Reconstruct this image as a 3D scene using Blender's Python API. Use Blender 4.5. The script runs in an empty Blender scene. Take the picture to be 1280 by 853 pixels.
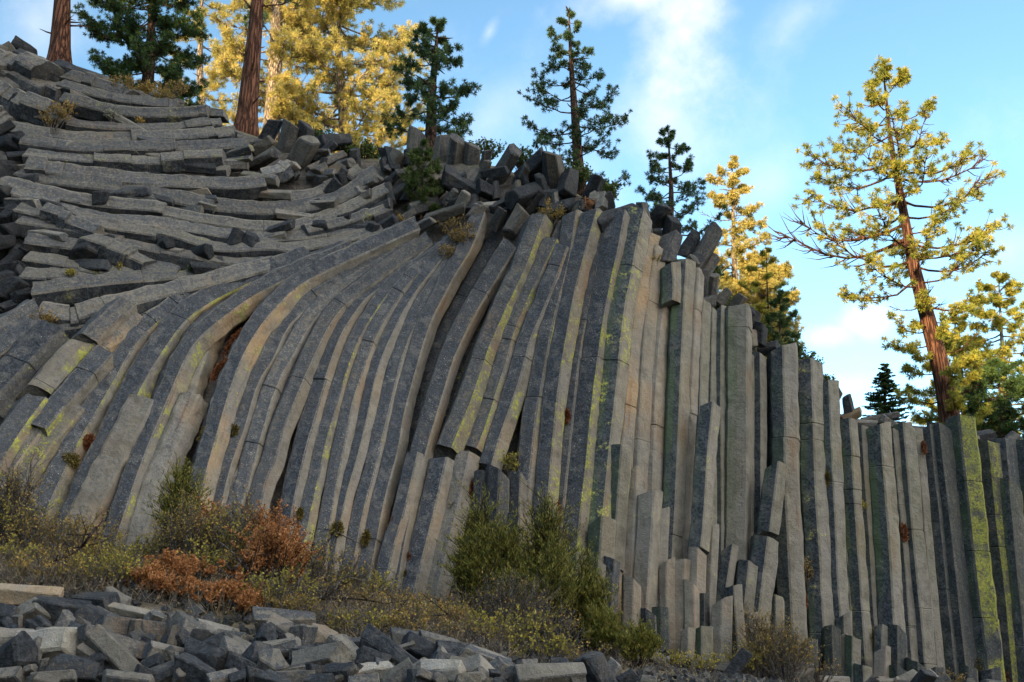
import bpy, bmesh, math, random
import numpy as np
from mathutils import Vector, Matrix, noise as mnoise

random.seed(11)
R = random.Random(7)
S = bpy.context.scene
COL = S.collection
rad = math.radians

# ------------------------------------------------------------------ camera
F_PX, W_PX, H_PX = 1150.0, 1280.0, 853.0
PITCH = rad(18)
CAM_Z = 1.7
cam_d = bpy.data.cameras.new('camera')
cam_d.sensor_width = 36.0
cam_d.lens = 36.0 * F_PX / W_PX
cam_d.clip_start = 0.1
cam_d.clip_end = 5000
cam = bpy.data.objects.new('camera', cam_d)
COL.objects.link(cam)
cam.location = (0, 0, CAM_Z)
cam.rotation_euler = (math.pi / 2 + PITCH, 0, 0)
S.camera = cam

# ------------------------------------------------------------------ sun, sky, exposure
SUN_EL, SUN_AZ = rad(14), (-0.45, -0.893)          # horizontal direction towards the sun
sun_d = bpy.data.lights.new('sun', 'SUN')
sun_d.energy = 5.0
sun_d.angle = rad(0.5)
sun_d.color = (1.0, 0.76, 0.43)
sun = bpy.data.objects.new('sun', sun_d)
COL.objects.link(sun)
sdir = Vector((SUN_AZ[0] * math.cos(SUN_EL), SUN_AZ[1] * math.cos(SUN_EL), math.sin(SUN_EL)))
sun.rotation_euler = sdir.to_track_quat('Z', 'Y').to_euler()
sun.location = (-40, -80, 60)

S.view_settings.view_transform = 'Standard'
S.view_settings.look = 'None'
S.view_settings.gamma = 1.0
S.view_settings.use_curve_mapping = False
S.view_settings.exposure = 1.55
SKY_STRENGTH = 0.15


def ray(px, py):
    u = (px - 640.0) / F_PX
    v = (426.5 - py) / F_PX
    return Vector((u, math.cos(PITCH) - v * math.sin(PITCH), math.sin(PITCH) + v * math.cos(PITCH)))


def at(px, py, Y):
    d = ray(px, py)
    return Vector((d.x * Y / d.y, Y, CAM_Z + d.z * Y / d.y))


class NT:
    """small helper to write node trees"""
    def __init__(self, tree):
        self.t = tree
        self.t.nodes.clear()

    def n(self, typ, **kw):
        nd = self.t.nodes.new(typ)
        for k, v in kw.items():
            if k == 'inp':
                for a, b in v.items():
                    if isinstance(b, tuple) and len(b) == 2 and hasattr(b[0], 'outputs'):
                        self.t.links.new(b[0].outputs[b[1]], nd.inputs[a])
                    elif hasattr(b, 'outputs'):
                        self.t.links.new(b.outputs[0], nd.inputs[a])
                    else:
                        nd.inputs[a].default_value = b
            else:
                setattr(nd, k, v)
        return nd

    def math(self, op, a, b=0.0, c=0.0, clamp=False):
        return self.n('ShaderNodeMath', operation=op, use_clamp=clamp, inp={0: a, 1: b, 2: c})

    def mix(self, f, a, b, mode='MIX'):
        nd = self.n('ShaderNodeMix', data_type='RGBA', blend_type=mode)
        for i, v in ((0, f), (6, a), (7, b)):
            if isinstance(v, tuple) and hasattr(v[0], 'outputs'):
                self.t.links.new(v[0].outputs[v[1]], nd.inputs[i])
            elif hasattr(v, 'outputs'):
                k = 2 if v.bl_idname == 'ShaderNodeMix' else 0
                self.t.links.new(v.outputs[k], nd.inputs[i])
            else:
                nd.inputs[i].default_value = v if i == 0 else (v[0], v[1], v[2], 1)
        return nd

    def step(self, v, lo, hi):
        return self.n('ShaderNodeMapRange', interpolation_type='SMOOTHSTEP', inp={0: v, 1: lo, 2: hi, 3: 0.0, 4: 1.0})

    def noise(self, vec, scale, detail=4.0, rough=0.55):
        return self.n('ShaderNodeTexNoise', inp={'Vector': vec, 'Scale': scale, 'Detail': detail, 'Roughness': rough})


world = bpy.data.worlds.new('World')
S.world = world
world.use_nodes = True


def build_world():
    t = NT(world.node_tree)
    out = t.n('ShaderNodeOutputWorld')
    sky = t.n('ShaderNodeTexSky', sky_type='NISHITA')
    sky.sun_disc = False
    sky.sun_elevation = SUN_EL
    sky.sun_rotation = math.atan2(SUN_AZ[0], SUN_AZ[1])
    sky.altitude = 2300
    sky.air_density = 1.0
    sky.dust_density = 0.6
    sky.ozone_density = 1.0
    tc = t.n('ShaderNodeTexCoord')
    clouds = None
    warp = t.noise((tc, 'Generated'), 5.0, 6.0, 0.6)
    fine = t.noise((tc, 'Generated'), 16.0, 7.0, 0.62)
    nz = t.math('ADD', t.math('MULTIPLY', warp, 0.65), t.math('MULTIPLY', fine, 0.35))
    # (pixel the cloud bank lies behind, half extents in radians, roll, density)
    for (px, py, ax, ay, rot, dens) in ((858, 45, .085, .14, -16, 1.0), (790, -5, .13, .04, 5, .8), (830, 150, .07, .10, 20, .55), (1085, 402, .060, .030, -6, 1.2),
                                        (1040, 418, .05, .022, 0, .8), (612, 40, .012, .024, -30, .4), (1000, 20, .09, .05, 30, .45), (960, 230, .07, .05, 30, .3),
                                        (1060, 482, .06, .02, 0, .4), (620, 150, .10, .06, 40, .28), (1260, 310, .12, .05, 0, .35), (40, 30, .08, .06, 0, .4)):
        d = ray(px, py).normalized()
        rgt = d.cross(Vector((0, 0, 1))).normalized()
        up = rgt.cross(d).normalized()
        c, s = math.cos(rad(rot)), math.sin(rad(rot))
        a1, a2 = rgt * c + up * s, up * c - rgt * s
        dx = t.n('ShaderNodeVectorMath', operation='DOT_PRODUCT', inp={0: (tc, 'Generated'), 1: tuple(a1 / ax)})
        dy = t.n('ShaderNodeVectorMath', operation='DOT_PRODUCT', inp={0: (tc, 'Generated'), 1: tuple(a2 / ay)})
        fr = t.n('ShaderNodeVectorMath', operation='DOT_PRODUCT', inp={0: (tc, 'Generated'), 1: tuple(d)})
        r2 = t.math('ADD', t.math('POWER', (dx, 1), 2.0), t.math('POWER', (dy, 1), 2.0))
        fall = t.math('SUBTRACT', 1.0, t.math('SQRT', r2))
        m = t.math('ADD', fall, t.math('MULTIPLY', t.math('SUBTRACT', nz, 0.5), 2.6))
        m = t.math('MULTIPLY', t.step(m, 0.15, 1.35), dens)
        m = t.math('MULTIPLY', m, t.math('GREATER_THAN', (fr, 1), 0.3))
        clouds = m if clouds is None else t.math('MAXIMUM', clouds, m)
    thin = t.math('MULTIPLY', t.step(nz, 0.49, 0.77), 0.2)
    clouds = t.math('MAXIMUM', clouds, thin)
    clouds = t.math('MINIMUM', clouds, 1.0)
    # cloud bank added out of view, overhead and right, as fill light
    fill_bank_d = t.n('ShaderNodeVectorMath', operation='DOT_PRODUCT', inp={0: (tc, 'Generated'), 1: tuple(Vector((.76, -.50, .42)).normalized())})
    deck = t.math('ADD', (fill_bank_d, 1), t.math('MULTIPLY', t.math('SUBTRACT', nz, .5), .55))
    deck = t.step(deck, .38, .80)
    tint = t.mix(1.0, sky, (.86, 1.05, .98), 'MULTIPLY')
    cl = t.mix(clouds, tint, (3.3, 3.25, 3.25))
    cl = t.mix(deck, cl, (7.6, 7.3, 6.9))
    bg = t.n('ShaderNodeBackground', inp={'Strength': SKY_STRENGTH})
    t.t.links.new(cl.outputs[2], bg.inputs['Color'])
    t.t.links.new(bg.outputs[0], out.inputs[0])


build_world()


# ------------------------------------------------------------------ materials
def new_mat(name):
    m = bpy.data.materials.new(name)
    m.use_nodes = True
    return m, NT(m.node_tree)


def basalt_material():
    m, t = new_mat('basalt')
    out = t.n('ShaderNodeOutputMaterial')
    bs = t.n('ShaderNodeBsdfPrincipled', inp={'Roughness': 0.85})
    bs.inputs['Specular IOR Level'].default_value = 0.25
    geo = t.n('ShaderNodeNewGeometry')
    pos = (geo, 'Position')
    uv = t.n('ShaderNodeUVMap', uv_map='uv')
    at1 = t.n('ShaderNodeAttribute', attribute_name='mask')       # r weathered facet with side shade painted in, g yellow lichen, b green algae
    at2 = t.n('ShaderNodeAttribute', attribute_name='tone')       # r brightness, g warmth, b white speckle
    sp = t.n('ShaderNodeSeparateColor', inp={0: (at1, 'Color')})
    sq = t.n('ShaderNodeSeparateColor', inp={0: (at2, 'Color')})
    big = t.noise(pos, 0.55, 3)
    mid = t.noise(pos, 3.0, 6, 0.65)
    fin = t.noise(pos, 14.0, 6, 0.7)
    spk = t.noise(pos, 38.0, 3, 0.6)
    st_v = t.n('ShaderNodeMapping', inp={'Vector': (uv, 0), 'Scale': (5.0, 0.28, 1.0)})
    streak = t.noise(st_v, 1.0, 5, 0.65)
    fresh = t.mix(t.step(mid, .3, .7), (.104, .097, .080), (.190, .179, .150))
    fresh = t.mix(t.math('MULTIPLY', t.step(streak, .40, .62), .7), fresh, (.165, .158, .148))
    fresh = t.mix(t.math('MULTIPLY', t.step(streak, .60, .74), .75), fresh, (.075, .070, .064))
    fresh = t.mix(t.math('MULTIPLY', (sq, 1), t.step(big, .42, .64)), fresh, (.27, .195, .115))
    fresh = t.mix(t.math('MULTIPLY', t.step(fin, .56, .72), .55), fresh, (.085, .075, .062))
    dark = t.mix(t.step(fin, .38, .64), (.016, .021, .028), (.058, .068, .083))  # blue tint of skylight is put into this dark colour
    dark = t.mix(t.math('MULTIPLY', t.step(mid, .48, .64), .7), dark, (.100, .098, .094))
    dark = t.mix(t.math('MULTIPLY', t.step(big, .50, .66), .45), dark, (.05, .055, .062))
    dark = t.mix(t.math('MULTIPLY', t.math('MULTIPLY', t.step(spk, .58, .70), t.step(big, .38, .6)), .42), dark, (.15, .155, .16))
    rust = t.math('MULTIPLY', t.step(t.math('ADD', streak, t.math('MULTIPLY', big, .6)), .86, 1.02), .5)
    fresh = t.mix(rust, fresh, (.17, .095, .045))
    wsum = t.math('ADD', (sp, 0), t.math('ADD', t.math('MULTIPLY', t.math('SUBTRACT', fin, .5), 1.5),
                                          t.math('MULTIPLY', t.math('SUBTRACT', mid, .5), 1.1)))
    wsum = t.math('ADD', wsum, t.math('MULTIPLY', t.math('SUBTRACT', streak, .5), .8))
    wf = t.step(wsum, .28, .72)
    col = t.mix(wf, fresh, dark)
    gr = t.math('MULTIPLY', (sp, 2), t.step(t.math('ADD', big, t.math('MULTIPLY', fin, .5)), .55, .95))
    col = t.mix(gr, col, (.055, .085, .040))
    wsp = t.math('MULTIPLY', t.step(spk, .60, .70), t.math('MULTIPLY', (sq, 2), t.step(mid, .42, .58)))
    col = t.mix(wsp, col, (.40, .41, .40))
    # crustose lichen: patches along the column broken up into specks
    lv = t.math('ADD', t.math('MULTIPLY', mid, .9), t.math('MULTIPLY', spk, .5))
    lv = t.math('ADD', lv, t.math('MULTIPLY', fin, .7))
    lich = t.step(t.math('ADD', lv, t.math('MULTIPLY', (sp, 1), .25)), 1.20, 1.32)
    lich = t.math('MULTIPLY', lich, t.step((sp, 1), .02, .15))
    lpat = t.noise(pos, .9, 2)
    lich = t.math('MULTIPLY', lich, t.step(t.math('ADD', (lpat, 0), t.math('MULTIPLY', (sp, 1), .12)), .50, .64))
    col = t.mix(lich, col, t_l := t.mix(t.step(fin, .4, .7), (.17, .19, .055), (.36, .35, .06)))
    crust = t.math('MULTIPLY', t.step(t.math('ADD', t.math('MULTIPLY', mid, .8), t.math('MULTIPLY', fin, .5)), .74, .86), t.step(big, .46, .60))
    col = t.mix(t.math('MULTIPLY', crust, .55), col, (.17, .18, .14))
    gain = t.n('ShaderNodeCombineColor', inp={0: (sq, 0), 1: (sq, 0), 2: (sq, 0)})
    col = t.mix(1.0, col, gain, 'MULTIPLY')
    t.t.links.new(col.outputs[2], bs.inputs['Base Color'])
    h = t.math('ADD', t.math('MULTIPLY', mid, .6), t.math('MULTIPLY', fin, .30))
    h = t.math('ADD', h, t.math('MULTIPLY', spk, .12))
    bp = t.n('ShaderNodeBump', inp={'Strength': .95, 'Distance': .11, 'Height': h})
    t.t.links.new(bp.outputs[0], bs.inputs['Normal'])
    t.t.links.new(bs.outputs[0], out.inputs[0])
    return m


def leaf_material(name, cols, rough=.6, transl=.35, scale=2.2):
    m, t = new_mat(name)
    out = t.n('ShaderNodeOutputMaterial')
    geo = t.n('ShaderNodeNewGeometry')
    at1 = t.n('ShaderNodeAttribute', attribute_name='leaf')
    sp = t.n('ShaderNodeSeparateColor', inp={0: (at1, 'Color')})
    nz = t.noise((geo, 'Position'), scale, 3)
    f = t.math('ADD', t.math('MULTIPLY', (sp, 0), .75), t.math('MULTIPLY', nz, .5), clamp=True)
    c = t.mix(t.step(f, .2, .62), cols[0], cols[1])
    c = t.mix(t.step(f, .62, 1.0), c, cols[2])
    d = t.n('ShaderNodeBsdfPrincipled', inp={'Roughness': rough})
    d.inputs['Specular IOR Level'].default_value = .2
    tr = t.n('ShaderNodeBsdfTranslucent')
    t.t.links.new(c.outputs[2], d.inputs['Base Color'])
    t.t.links.new(c.outputs[2], tr.inputs['Color'])
    mx = t.n('ShaderNodeMixShader', inp={0: transl, 1: d, 2: tr})
    t.t.links.new(mx.outputs[0], out.inputs[0])
    return m


def bark_material(name, a, b, c, sx=7.0, sz=1.3):
    m, t = new_mat(name)
    out = t.n('ShaderNodeOutputMaterial')
    bs = t.n('ShaderNodeBsdfPrincipled', inp={'Roughness': .9})
    bs.inputs['Specular IOR Level'].default_value = .15
    geo = t.n('ShaderNodeNewGeometry')
    mp = t.n('ShaderNodeMapping', inp={'Vector': (geo, 'Position'), 'Scale': (sx, sx, sz)})
    nz = t.noise(mp, 2.0, 6, .65)
    wv = t.n('ShaderNodeVectorMath', operation='MULTIPLY_ADD', inp={0: (nz, 'Color'), 1: (1.3, 1.3, 1.3), 2: mp})
    vo = t.n('ShaderNodeTexVoronoi', feature='DISTANCE_TO_EDGE', inp={'Vector': wv, 'Scale': 1.0})
    cr = t.step(t.math('ADD', (vo, 0), t.math('MULTIPLY', t.math('SUBTRACT', nz, .5), .6)), -.05, .22)
    cc = t.mix(t.step(nz, .35, .7), b, c)
    cc = t.mix(cr, a, cc)
    bp = t.n('ShaderNodeBump', inp={'Strength': .9, 'Distance': .08, 'Height': t.math('ADD', cr, t.math('MULTIPLY', nz, .5))})
    t.t.links.new(cc.outputs[2], bs.inputs['Base Color'])
    t.t.links.new(bp.outputs[0], bs.inputs['Normal'])
    t.t.links.new(bs.outputs[0], out.inputs[0])
    return m


def ground_material():
    m, t = new_mat('hillside_rock_and_soil')
    out = t.n('ShaderNodeOutputMaterial')
    bs = t.n('ShaderNodeBsdfPrincipled', inp={'Roughness': .95})
    geo = t.n('ShaderNodeNewGeometry')
    a = t.noise((geo, 'Position'), .8, 5)
    b = t.noise((geo, 'Position'), 6.0, 6, .7)
    nrm = t.n('ShaderNodeSeparateXYZ', inp={0: (geo, 'Normal')})
    rock = t.mix(t.step(b, .35, .7), (.05, .05, .052), (.14, .125, .105))
    soil = t.mix(t.step(b, .35, .7), (.06, .05, .035), (.17, .14, .10))
    soil = t.mix(t.math('MULTIPLY', t.step(a, .45, .6), .6), soil, (.10, .10, .04))
    c = t.mix(t.step((nrm, 2), .35, .75), rock, soil)
    bp = t.n('ShaderNodeBump', inp={'Strength': .8, 'Distance': .15, 'Height': b})
    t.t.links.new(c.outputs[2], bs.inputs['Base Color'])
    t.t.links.new(bp.outputs[0], bs.inputs['Normal'])
    t.t.links.new(bs.outputs[0], out.inputs[0])
    return m


def hill_material():
    m, t = new_mat('far_forest_slope')
    out = t.n('ShaderNodeOutputMaterial')
    bs = t.n('ShaderNodeBsdfPrincipled', inp={'Roughness': .95})
    geo = t.n('ShaderNodeNewGeometry')
    a = t.noise((geo, 'Position'), .25, 6, .7)
    c = t.mix(t.step(a, .35, .65), (.035, .05, .025), (.12, .11, .07))
    t.t.links.new(c.outputs[2], bs.inputs['Base Color'])
    t.t.links.new(bs.outputs[0], out.inputs[0])
    return m


M = {}
M['basalt'] = basalt_material()
M['ground'] = ground_material()
M['hill'] = hill_material()
M['needles_dark'] = leaf_material('needles_dark', [(0.024, 0.049, 0.029), (0.054, 0.099, 0.039), (0.112, 0.16, 0.047)], transl=.25)
M['needles_fir'] = leaf_material('needles_fir', [(0.021, 0.045, 0.021), (0.049, 0.092, 0.029), (0.096, 0.147, 0.035)], transl=.2)
M['needles_sun_olive'] = leaf_material('needles_sun_olive', [(0.099, 0.141, 0.031), (0.272, 0.274, 0.048), (0.457, 0.378, 0.057)], transl=.35)  # olive needles brightened and yellowed for the sunlight on them
M['needles_sun_gold'] = leaf_material('needles_sun_gold', [(0.193, 0.201, 0.069), (0.427, 0.367, 0.105), (0.64, 0.503, 0.161)], transl=.4)  # evening sunlight put into the needle colour of these pines
M['bark_red'] = bark_material('bark_red', (.035, .016, .011), (.105, .046, .028), (.190, .088, .052), 9.0, .8)
M['bark_dark'] = bark_material('bark_dark', (.022, .014, .011), (.075, .045, .032), (.120, .075, .052), 11, 3)
M['bark_sun_pale'] = bark_material('bark_sun_pale', (.10, .075, .055), (.26, .20, .145), (.36, .29, .21), 9, 2)  # bark of sunlit trunks, lightened in the colour itself
M['twig_grey'] = bark_material('twig_grey', (.07, .062, .055), (.16, .145, .13), (.24, .22, .20), 20, 20)
M['twig_dark'] = bark_material('twig_dark', (.018, .014, .012), (.05, .038, .03), (.09, .07, .055), 20, 20)
M['leaf_orange'] = leaf_material('leaf_orange', [(.19, .085, .034), (.34, .150, .056), (.43, .23, .095)], transl=.3)
M['leaf_yellowgreen'] = leaf_material('leaf_yellowgreen', [(0.128, 0.122, 0.031), (0.285, 0.255, 0.05), (0.47, 0.37, 0.071)], transl=.4)
M['leaf_mixed'] = leaf_material('leaf_mixed', [(0.136, 0.112, 0.04), (0.272, 0.208, 0.056), (0.432, 0.264, 0.08)], transl=.35)
M['leaf_ochre'] = leaf_material('leaf_ochre', [(0.112, 0.083, 0.03), (0.262, 0.18, 0.053), (0.42, 0.285, 0.098)], transl=.3)
M['leaf_juniper'] = leaf_material('leaf_juniper', [(0.036, 0.05, 0.013), (0.124, 0.135, 0.027), (0.288, 0.235, 0.05)], transl=.25, scale=5.0)
M['leaf_green'] = leaf_material('leaf_green', [(.030, .055, .018), (.070, .105, .030), (.120, .150, .050)], transl=.3)
M['moss_rust'] = leaf_material('moss_rust', [(0.068, 0.027, 0.013), (0.173, 0.06, 0.024), (0.285, 0.112, 0.039)], transl=.1, scale=9)
M['moss_olive'] = leaf_material('moss_olive', [(0.038, 0.033, 0.011), (0.12, 0.099, 0.022), (0.225, 0.165, 0.045)], transl=.1, scale=9)
M['dry_litter'] = leaf_material('dry_litter', [(.05, .042, .034), (.13, .11, .085), (.21, .16, .085)], transl=.2)
M['leaf_sage'] = leaf_material('leaf_sage', [(.12, .13, .10), (.21, .22, .17), (.30, .30, .24)], transl=.2)

# ------------------------------------------------------------------ object bookkeeping
THINGS = []          # (object, label, px) for the labels at the end


def tag(o, label, cat, group=None, px=None):
    o['label'] = label
    o['category'] = cat
    o['kind'] = 'thing'
    if group:
        o['group'] = group
    THINGS.append((o, label, px))


def link_mesh(name, verts, faces, mat, parent=None, loc=None, smooth=False):
    me = bpy.data.meshes.new(name)
    if loc is not None:
        verts = [(v[0] - loc[0], v[1] - loc[1], v[2] - loc[2]) for v in verts]
    me.from_pydata(verts, [], faces)
    me.materials.append(mat)
    if smooth:
        me.polygons.foreach_set('use_smooth', [True] * len(me.polygons))
    o = bpy.data.objects.new(name, me)
    COL.objects.link(o)
    if loc is not None and parent is None:
        o.location = loc
    if parent is not None:
        o.parent = parent
    return o


def empty(name, loc):
    o = bpy.data.objects.new(name, None)
    o.empty_display_size = .3
    o.location = loc
    COL.objects.link(o)
    return o


def lerp_table(tab, x):
    if x <= tab[0][0]:
        return tab[0][1]
    for (a, b), (c, d) in zip(tab, tab[1:]):
        if x <= c:
            return b + (d - b) * (x - a) / (c - a)
    return tab[-1][1]


# ------------------------------------------------------------------ shape of the cliff and the ground
YB = [(-30, 14.5), (-14, 18.2), (-11, 19), (-6.4, 20.5), (-2.8, 22), (1.26, 23), (6.2, 25.3), (12.6, 27.2), (19, 28.6), (30, 31)]
SL = [(-14, .5), (-11, .5), (-6, .45), (-2.8, .34), (0, .22), (3, .08), (6, .02), (9, 0.0)]
ZB = [(-14, 3.5), (-11.1, 3.4), (-6.4, 3.3), (-2.8, 2.65), (1.26, 1.5), (6.2, .75), (12.6, .3), (17, 0), (30, -.2)]
HC = [(-14, 2.6), (-9, 2.5), (-6.8, 2.35), (-5, 2.1), (-4, 1.95), (-2.6, 1.62), (-1, 1.6), (-.2, 1.35), (.9, 1.15), (2.3, .95), (4, .85), (30, .3)]


def face_y(X, Z):
    return lerp_table(YB, X) + lerp_table(SL, X) * max(0.0, Z - lerp_table(ZB, X))


def on_face(px, py, dy=0.0):
    Y = 25.0
    for _ in range(40):
        p = at(px, py, Y)
        Y = .5 * Y + .5 * face_y(p.x, p.z)
    return at(px, py, Y + dy)


def ground_z(X, Y):
    zb = lerp_table(ZB, X)
    hc = lerp_table(HC, X)
    yb = lerp_table(YB, X)
    z12 = min(hc - .25, .95)
    tab = [(-400, -4), (-60, -1), (4, 0), (8, .25), (12, z12), (15.3, hc), (16.8, (hc + .1 + zb) / 2 if X < 0 else hc * .6 + zb * .4), (max(yb - .2, 17.5), zb)]
    return lerp_table(tab, Y)


SKYLINE = [(-60, 30), (0, 52), (60, 78), (150, 112), (250, 138), (330, 168), (420, 186), (500, 190), (620, 200), (720, 232), (780, 268), (850, 312), (890, 372),
           (930, 415), (1000, 470), (1050, 505), (1100, 540), (1180, 548), (1280, 562), (1360, 566)]
ZTOP = []
for _px in range(-60, 1361, 20):
    _p = on_face(_px, lerp_table(SKYLINE, _px))
    ZTOP.append((_p.x, _p.z))
ZTOP.sort()


def top_z(X):
    return lerp_table(ZTOP, X)


def plateau_z(X, Y):
    """ground above the cliff"""
    zt = top_z(X)
    y0 = face_y(X, zt)
    d = max(0.0, Y - y0)
    slope = max(.06, (zt - CAM_Z) / y0 * .55)
    return zt - .12 + slope * min(d, 45) + .05 * max(0, d - 45)


def build_hillside():
    xs = [-320, -200, -120, -70, -45, -32] + [i * .5 for i in range(-44, 56)] + [32, 45, 70, 120, 200, 320]
    rows = []
    for X in xs:
        Xc = max(-15, min(27, X))
        zb, zt, yb = lerp_table(ZB, Xc), top_z(Xc), lerp_table(YB, Xc)
        prof = []
        for Y in (-600, -200, -60, -20, -6, 0, 4, 6, 8, 9.5, 11, 12, 13, 14, 15.3, 16, 16.8):
            prof.append((Y, ground_z(Xc, Y)))
        prof.append((max(yb - .2, 17.5), zb))
        for k in range(15):
            Z = zb + .3 + (zt - .45 - zb) * k / 14.0
            off = .42
            if X < -14 or X > 21:
                f = min(1, (-14 - X) / 2.0 if X < 0 else (X - 21) / 1.5)
                off -= f * (.1 + 1.1 * mnoise.noise((X * .35, Z * 1.1, 3.3)) + .5 * mnoise.noise((X * 1.1, Z * 2.2, 7.7)))
            prof.append((face_y(Xc, Z) + off, Z))
        y0 = face_y(Xc, zt)
        for d in (.6, 2, 4, 8, 14, 24, 40, 80, 200, 600):
            prof.append((y0 + d, plateau_z(Xc, y0 + d)))
        rows.append([(X, y, z + (.12 * mnoise.noise((X * .6, y * .6, z * .6)) if abs(y) < 60 else 0)) for (y, z) in prof])
    n = len(rows[0])
    verts = [v for r in rows for v in r]
    faces = []
    for i in range(len(rows) - 1):
        for j in range(n - 1):
            faces.append((i * n + j, (i + 1) * n + j, (i + 1) * n + j + 1, i * n + j + 1))
    o = link_mesh('hillside', verts, faces, M['ground'], smooth=True)
    o['kind'] = 'structure'


build_hillside()


def build_valley_hill():
    """the ridge across the valley, behind the camera, whose evening shadow covers the cliff"""
    s = Vector((SUN_AZ[0], SUN_AZ[1], 0)).normalized()
    q = Vector((-s.y, s.x, 0))
    verts, faces = [], []
    nq, rows = 61, ((45, 0.0), (60, .28), (80, .66), (100, 1.0), (135, .95), (260, .5), (420, 0))
    for i in range(nq):
        qq = -240 + 480 * i / (nq - 1)
        h = lerp_table([(-240, 40), (-120, 54), (-60, 56), (-9, 54), (-4, 50), (0, 47.5), (8, 46.5), (20, 46), (60, 48), (240, 36)], qq)
        h += .8 * mnoise.noise((qq * .13, 3.1, 0))
        for (a, f) in rows:
            p = s * a + q * qq
            verts.append((p.x, p.y, -3 + (h + 3) * f))
    m = len(rows)
    for i in range(nq - 1):
        for j in range(m - 1):
            faces.append((i * m + j, i * m + j + 1, (i + 1) * m + j + 1, (i + 1) * m + j))
    o = link_mesh('hills', verts, faces, M['hill'], smooth=True)
    o['kind'] = 'structure'


build_valley_hill()


# ------------------------------------------------------------------ basalt columns
def catmull(pts, n_per=6):
    if len(pts) == 2:
        return [tuple(np.array(pts[0]) * (1 - k / n_per) + np.array(pts[1]) * (k / n_per)) for k in range(n_per + 1)]
    P = [np.array(p, float) for p in pts]
    P = [2 * P[0] - P[1]] + P + [2 * P[-1] - P[-2]]
    out = []
    for i in range(1, len(P) - 2):
        for k in range(n_per):
            t = k / n_per
            a, b, c, d = P[i - 1], P[i], P[i + 1], P[i + 2]
            out.append(tuple(.5 * ((2 * b) + (-a + c) * t + (2 * a - 5 * b + 4 * c - d) * t * t + (-a + 3 * b - 3 * c + d) * t ** 3)))
    out.append(tuple(P[-2]))
    return out


def set_attrs(me, masks, tones, uvs):
    """masks, tones per polygon; uvs per loop"""
    nl = len(me.loops)
    a = me.attributes.new('mask', 'FLOAT_COLOR', 'CORNER')
    b = me.attributes.new('tone', 'FLOAT_COLOR', 'CORNER')
    A = np.zeros((nl, 4), np.float32)
    B = np.zeros((nl, 4), np.float32)
    for p in me.polygons:
        for li in p.loop_indices:
            A[li, :3] = masks[p.index]
            B[li, :3] = tones[p.index]
    A[:, 3] = 1
    B[:, 3] = 1
    a.data.foreach_set('color', A.ravel())
    b.data.foreach_set('color', B.ravel())
    u = me.uv_layers.new(name='uv')
    u.data.foreach_set('uv', np.array(uvs, np.float32).ravel())


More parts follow.
